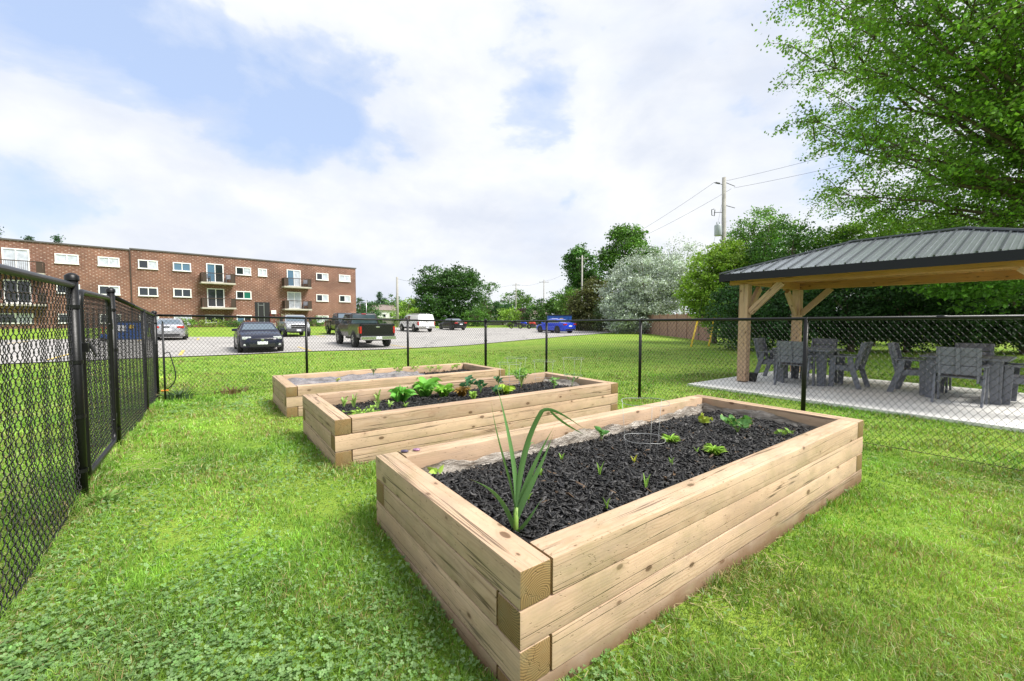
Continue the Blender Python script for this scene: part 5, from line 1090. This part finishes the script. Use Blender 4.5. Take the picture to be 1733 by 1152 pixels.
for k in (-.1, .1): mb.lathe([(.03, 0), (.05, .05), (.03, .1), (.04, .16), (.01, .2)], 8, (-.44+k, -.05, hz-3.38))
mb.build('transformer', mat('steel_grey', (.42, .46, .50), .4), mp, smooth=True)
mb = MB(); mb.tube([(-.72, 0, hz-2.25), (-.9, 0, hz-2.3), (-.88, 0, hz-2.7), (-.7, 0, hz-2.75), (-.66, 0, hz-2.3)], .03, 6); mb.build('fuse_cutout', M['plastic_grey'], mp)
def wire(label, a, b, sag, r=.012):
    a, b = Vector(a), Vector(b); pts = [a+(b-a)*q-Vector((0, 0, sag*4*q*(1-q))) for q in np.linspace(0, 1, 20)]; mb = MB(); mb.tube(pts, r, 5); o = mb.build('overhead_wire', M['plastic_grey'], smooth=True); tag(o, label, 'overhead wire', 'overhead wires')
top6 = Vector((P(1224, 31)-.2, 31, EYE+10.1))
wire('upper wire running left from the bracket of the tall transformer pole', top6+Vector((-.75, 0, -.1)), (A5[0]+.6, A5[1], A5[2]), .5, .010); wire('lower wire crossing behind the tall pole towards the left', top6+Vector((.6, .2, -.5)), (A5[0]-.6, A5[1], A5[2]-.3), .7, .010)
wire('upper wire running right from the tall pole into the shade tree', top6+Vector((.1, 0, .0)), (30, 22, 13.9), .3, .010); wire('lower wire running right from the tall pole bracket', top6+Vector((.7, 0, -.5)), (30, 21.4, 12.6), .3, .010)
wire('wire between the two poles at the far right of the lot', (A4[0], A4[1], A4[2]), (A5[0], A5[1], A5[2]-.4), .6, .012); wire('wire between the far cross-arm pole and the slim pole', A3, A4, .5, .014); wire('wire from the thick left pole to the far cross-arm pole', A1, A3, 1.2, .012)
# yellow guy guards
for u0, v0, u1, v1, d_, lab in ((1181, 541, 1170, 587, 22, 'yellow guy-wire guard leaning right, left of two'), (1208, 541, 1200, 585, 22.5, 'yellow guy-wire guard nearest the hedge')):
    pa = Vector((P(u1, d_), d_, g1(P(u1, d_), d_))); pb = Vector((P(u0, d_+1.4), d_+1.4, EYE+(540-v0)/708*(d_+1.4)+.15)); gw = empty('guy_guard', pa, label=lab, cat='guy guard', group='yellow guy-wire guards')
    mb = MB(); mb.tube([(0, 0, 0), pb-pa], .05, 8); mb.build('guard_tube', M['yellow'], gw, smooth=True)
    mb = MB(); mb.tube([pb-pa, top6-pa+Vector((0, 0, -.8))], .008, 5); mb.build('guy_wire', M['plastic_grey'], gw)
def house(label, u, d, w_, dp, hw_, hr, wall, rz=0, gable_front=False):
    x = P(u, d); g = g1(x, d); root = empty('far_house', (x, d, g), rz, label=label, cat='house'); mb = MB(); mb.box((0, 0, hw_/2), (w_, dp, hw_)); mb.build('wall', M[wall], root)
    mb = MB(); o_ = .35; pr_ = [(-w_/2-o_, -dp/2-o_, hw_), (w_/2+o_, -dp/2-o_, hw_), (w_/2+o_, dp/2+o_, hw_), (-w_/2-o_, dp/2+o_, hw_), (-w_/2+.3, 0, hr), (w_/2-.3, 0, hr)]
    mb.add(pr_, [(0, 1, 5, 4), (2, 3, 4, 5), (0, 4, 3), (1, 2, 5), (3, 2, 1, 0)]); mb.build('roof', M['shingle'], root)
    for k in (-.3, .02, .3):
        mb = MB(); mb.box((w_*k, -dp/2-.03, hw_*.6), (w_*.13, .06, hw_*.28)); f = mb.build('window_frame', M['white_frame'], root); mb = MB(); mb.box((w_*k, -dp/2-.07, hw_*.6), (w_*.10, .03, hw_*.21)); mb.build('pane', M['win_dark'], f)
house('white sided house in the distance right of the brick building', 648, 96, 5.4, 5, 3.0, 4.3, 'siding', .4); house('tan house with a brown roof beyond the grey fence', 836, 108, 6, 6, 2.7, 4.6, 'siding', .1); house('long low pale house beyond the far cross-arm pole', 893, 112, 10, 6, 2.4, 4.0, 'siding', -.1)
house('tan cottage partly hidden behind the far cedars', 664, 112, 7, 5, 2.6, 4.0, 'tan', .2)
# ground texture beyond the lot: far tree line that closes the horizon
FL = ['dark', 'pale', 'broad', 'low', 'rounded', 'bushy', 'sparse', 'dense']
for i, (u, d, rx, tp) in enumerate(((610, 130, 5, 3.6), (640, 140, 6, 5.0), (690, 135, 6, 4.5), (820, 140, 6, 5.4), (850, 150, 8, 6.0), (900, 150, 8, 6.4), (935, 120, 6, 4.4), (990, 110, 7, 6.0))):
    tree('distant_tree', '%s tree of the distant line, %s' % (FL[i], ('left of the spruces', 'behind the spruces', 'behind the thick pole', 'left of the far houses', 'behind the tan house', 'behind the long pale house', 'behind the dark evergreen', 'behind the bronze bush')[i]), P(u, d), d, tp, [(0,0,tp/2-.6,rx,3,tp/2+.6)], (.07, .13, .05), 60, 32, .8, .6, seed=90+i, group='distant trees', trunk=.2)
for i, (u, d) in enumerate(((1320, 33), (1400, 30), (1540, 29), (1690, 28), (1850, 27))):
    tree('leafy_tree', 'deep green tree standing behind the hedge, %s from the left' % ('first', 'second', 'third', 'fourth', 'fifth')[i], P(u, d), d, 5, [(0,0,1.6,3.4,1.6,3.2)], (.035, .085, .025), 230, 34, .42, .26, seed=110+i, group='deep green trees behind the hedge', trunk=.15)

# ------------------------------------------------------------------ grass and clover
def lump(x, y, s, seed):
    rs = np.random.RandomState(seed); o = np.zeros_like(x)
    for k in range(9): a = rs.rand()*6.28; f = s*rs.uniform(.5, 2.2); o += np.sin((x*math.cos(a)+y*math.sin(a))*f+rs.rand()*6.28)
    return o/3.0
def in_bed(x, y, m=0.0):
    r = np.zeros(x.shape, bool)
    for b in BEDS:
        dx, dy = x-b['o'][0], y-b['o'][1]; e, s = dx*EX+dy*EY, dx*GX+dy*GY; r |= (e > -m) & (e < L_+m) & (s > -m) & (s < W_+m)
    return r
def bed_dist(x, y):
    d = np.full(x.shape, 9.)
    for b in BEDS:
        dx, dy = x-b['o'][0], y-b['o'][1]; e, s = dx*EX+dy*EY, dx*GX+dy*GY
        d = np.minimum(d, np.hypot(np.maximum(np.maximum(-e, e-L_), 0), np.maximum(np.maximum(-s, s-W_), 0)))
    return d
def field(n, dmin, dmax):
    d = dmin*(dmax/dmin)**nr.rand(n); u = nr.uniform(-1.75, 1.75, n); x = u*d; y = d
    e, s = x*EX+y*EY, x*GX+y*GY
    ok = ~in_bed(x, y, .004) & ~((e > 8.33) & (e < 12.5) & (s < 5.0)) & (s < 20.3)
    return x[ok], y[ok], d[ok], e[ok], s[ok]
def grass(n):
    x, y, d, e, s = field(n, .5, 20); n0 = len(x); keep = (d < 11) | (nr.rand(n0) < .35); x, y, d, e, s = x[keep], y[keep], d[keep], e[keep], s[keep]; n = len(x); z = gz(x, y)
    near_f = np.minimum(np.abs(e-FE), np.minimum(np.abs(s-9.72), np.abs(e-6.18))); inside = (e > FE) & (e < 6.18) & (s < 9.72)
    bd = bed_dist(x, y); tall = np.clip(1-bd/.12, 0, 1)*.4
    tuft = np.clip(1-np.abs(e-FE)/.15, 0, 1)*((e < FE+.3))
    l1 = lump(x, y, 1.6, 1); l2 = lump(x, y, 5.5, 2); l3 = lump(x, y, 18, 3)
    h = (.031+.014*np.clip(l2, -1, 1)+.008*l3)*nr.uniform(.6, 1.4, n)*(1+tall+tuft*1.3)*(1+.02*d); h = np.clip(h, .012, .12)
    wd = .0030*np.maximum(1, d/1.7)*nr.uniform(.7, 1.3, n)
    yaw = nr.rand(n)*6.283; lean = nr.uniform(.2, 1.15, n); la = nr.rand(n)*6.283
    side = np.c_[np.cos(yaw), np.sin(yaw), np.zeros(n)]*wd[:, None]/2; dr = np.c_[np.cos(la), np.sin(la), np.zeros(n)]
    B = np.c_[x, y, z-.004]; Mi = B+dr*(h*lean*.35)[:, None]+np.array((0, 0, 1))*(h*.62)[:, None]; Ti = B+dr*(h*lean*.95)[:, None]+np.array((0, 0, 1))*(h*(1.05-.35*lean))[:, None]
    V = np.stack([B-side, B+side, Mi+side*.8, Mi-side*.8, Ti, Ti], 1)
    V[:, 5] = Ti+side*.1
    F = np.concatenate([np.arange(n)[:, None]*6+np.array([0, 1, 2, 3]), np.arange(n)[:, None]*6+np.array([3, 2, 5, 4])])
    # worn and dry patches are real yellowed growth
    dryp = np.clip(.22+.32*l1+.22*l2-.05*l3+.25*np.clip(1-near_f/.25, 0, 1)+.25*np.clip(1-bd/.10, 0, 1)+.10*(e > 3), 0, .85); dry = nr.rand(n) < dryp*.45
    lum = np.exp(.22*lump(x, y, 3.2, 31)+.16*lump(x, y, 9, 32)-.30*np.clip(1-bd/.45, 0, 1)*(e > 1))[:, None]  # random patch tone, plus the beds' shade painted into blades close beside them
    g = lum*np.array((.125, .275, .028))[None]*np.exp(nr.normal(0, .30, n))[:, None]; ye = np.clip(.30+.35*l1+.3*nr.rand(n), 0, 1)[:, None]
    c = g*(1-ye)+lum*np.array((.26, .41, .065))[None]*np.exp(nr.normal(0, .25, n))[:, None]*ye
    dc = np.where(nr.rand(n)[:, None] < .5, np.array((.42, .38, .15))[None], np.array((.33, .25, .11))[None])*nr.uniform(.6, 1.2, n)[:, None]; c[dry] = dc[dry]; pl = nr.rand(n) < .07; c[pl] = c[pl]*.4+np.array((.30, .36, .20))
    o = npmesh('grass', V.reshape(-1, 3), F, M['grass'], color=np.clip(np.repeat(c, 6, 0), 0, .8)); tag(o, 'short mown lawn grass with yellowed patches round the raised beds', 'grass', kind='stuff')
grass(680000)
def clover(n):
    x, y, d, e, s = field(n, .75, 9); m = lump(x, y, 1.3, 8)+.4*lump(x, y, 4.5, 9); right = (x > .4)
    ok = (m+nr.normal(0, .6, len(x)) > np.where(right, 1.05, .42+.10*y)) & (e > FE+.06) & (e < 6.1) & (d < np.where(right, 5, 9)); x, y, d = x[ok], y[ok], d[ok]; n = len(x); z = gz(x, y)+nr.uniform(.010, .036, n)
    sz = nr.uniform(.0048, .0105, n)*np.maximum(1, d/3.0); yaw = nr.rand(n)*6.283; V = []; 
    tl = np.c_[nr.normal(0, .30, n), nr.normal(0, .30, n)]
    for k in range(3):
        a = yaw+k*2.094; ux, uy = np.cos(a), np.sin(a); px_, py_ = -uy, ux
        for (r_, t_) in ((0, 0), (.45, -.52), (1.0, -.50), (1.12, 0), (1.0, .50), (.45, .52)):
            dx, dy = (ux*r_+px_*t_)*sz, (uy*r_+py_*t_)*sz; V.append(np.c_[x+dx, y+dy, z+dx*tl[:, 0]+dy*tl[:, 1]+r_*sz*.15+abs(t_)*sz*.3])
    V = np.stack(V, 1).reshape(-1, 3); F = (np.arange(n)[:, None, None]*18+np.arange(18).reshape(3, 6)[None]).reshape(-1, 6)
    c = np.array((.11, .225, .055))[None]*np.exp(nr.normal(0, .28, n))[:, None]; bl = nr.rand(n)[:, None]**1.5*.8; c = c*(1-bl)+np.array((.27, .40, .17))[None]*bl
    o = npmesh('clover', V, F, M['grass'], color=np.repeat(c, 18, 0)); tag(o, 'patches of low clover growing through the lawn', 'clover', kind='stuff')
clover(120000)
def straw(n):
    x, y, d, e, s = field(n, .75, 10); z = gz(x, y)+nr.uniform(.012, .03, len(x)); n = len(x); k = (lump(x, y, 1.9, 21)+nr.normal(0, .5, n)+1.6*(np.minimum(np.abs(e-FE), np.abs(e-6.18)) < .12) > .6); x, y, z, d = x[k], y[k], z[k], d[k]; n = len(x)
    a = nr.rand(n)*6.283; ln = nr.uniform(.008, .034, n); wd = .0011*np.maximum(1, d/1.6); A = np.c_[np.cos(a), np.sin(a), nr.normal(0, .15, n)]*ln[:, None]; B = np.c_[-np.sin(a), np.cos(a), np.zeros(n)]*wd[:, None]; Pp = np.c_[x, y, z]
    V = np.stack([Pp-A-B, Pp+A-B, Pp+A+B, Pp-A+B], 1).reshape(-1, 3); c = np.array((.52, .44, .24))[None]*nr.uniform(.5, 1.1, n)[:, None]
    o = npmesh('dry_clippings', V, np.arange(n*4).reshape(-1, 4), M['grass'], color=np.repeat(c, 4, 0)); tag(o, 'dry grass clippings scattered over the lawn', 'clippings', kind='stuff')
straw(48000)
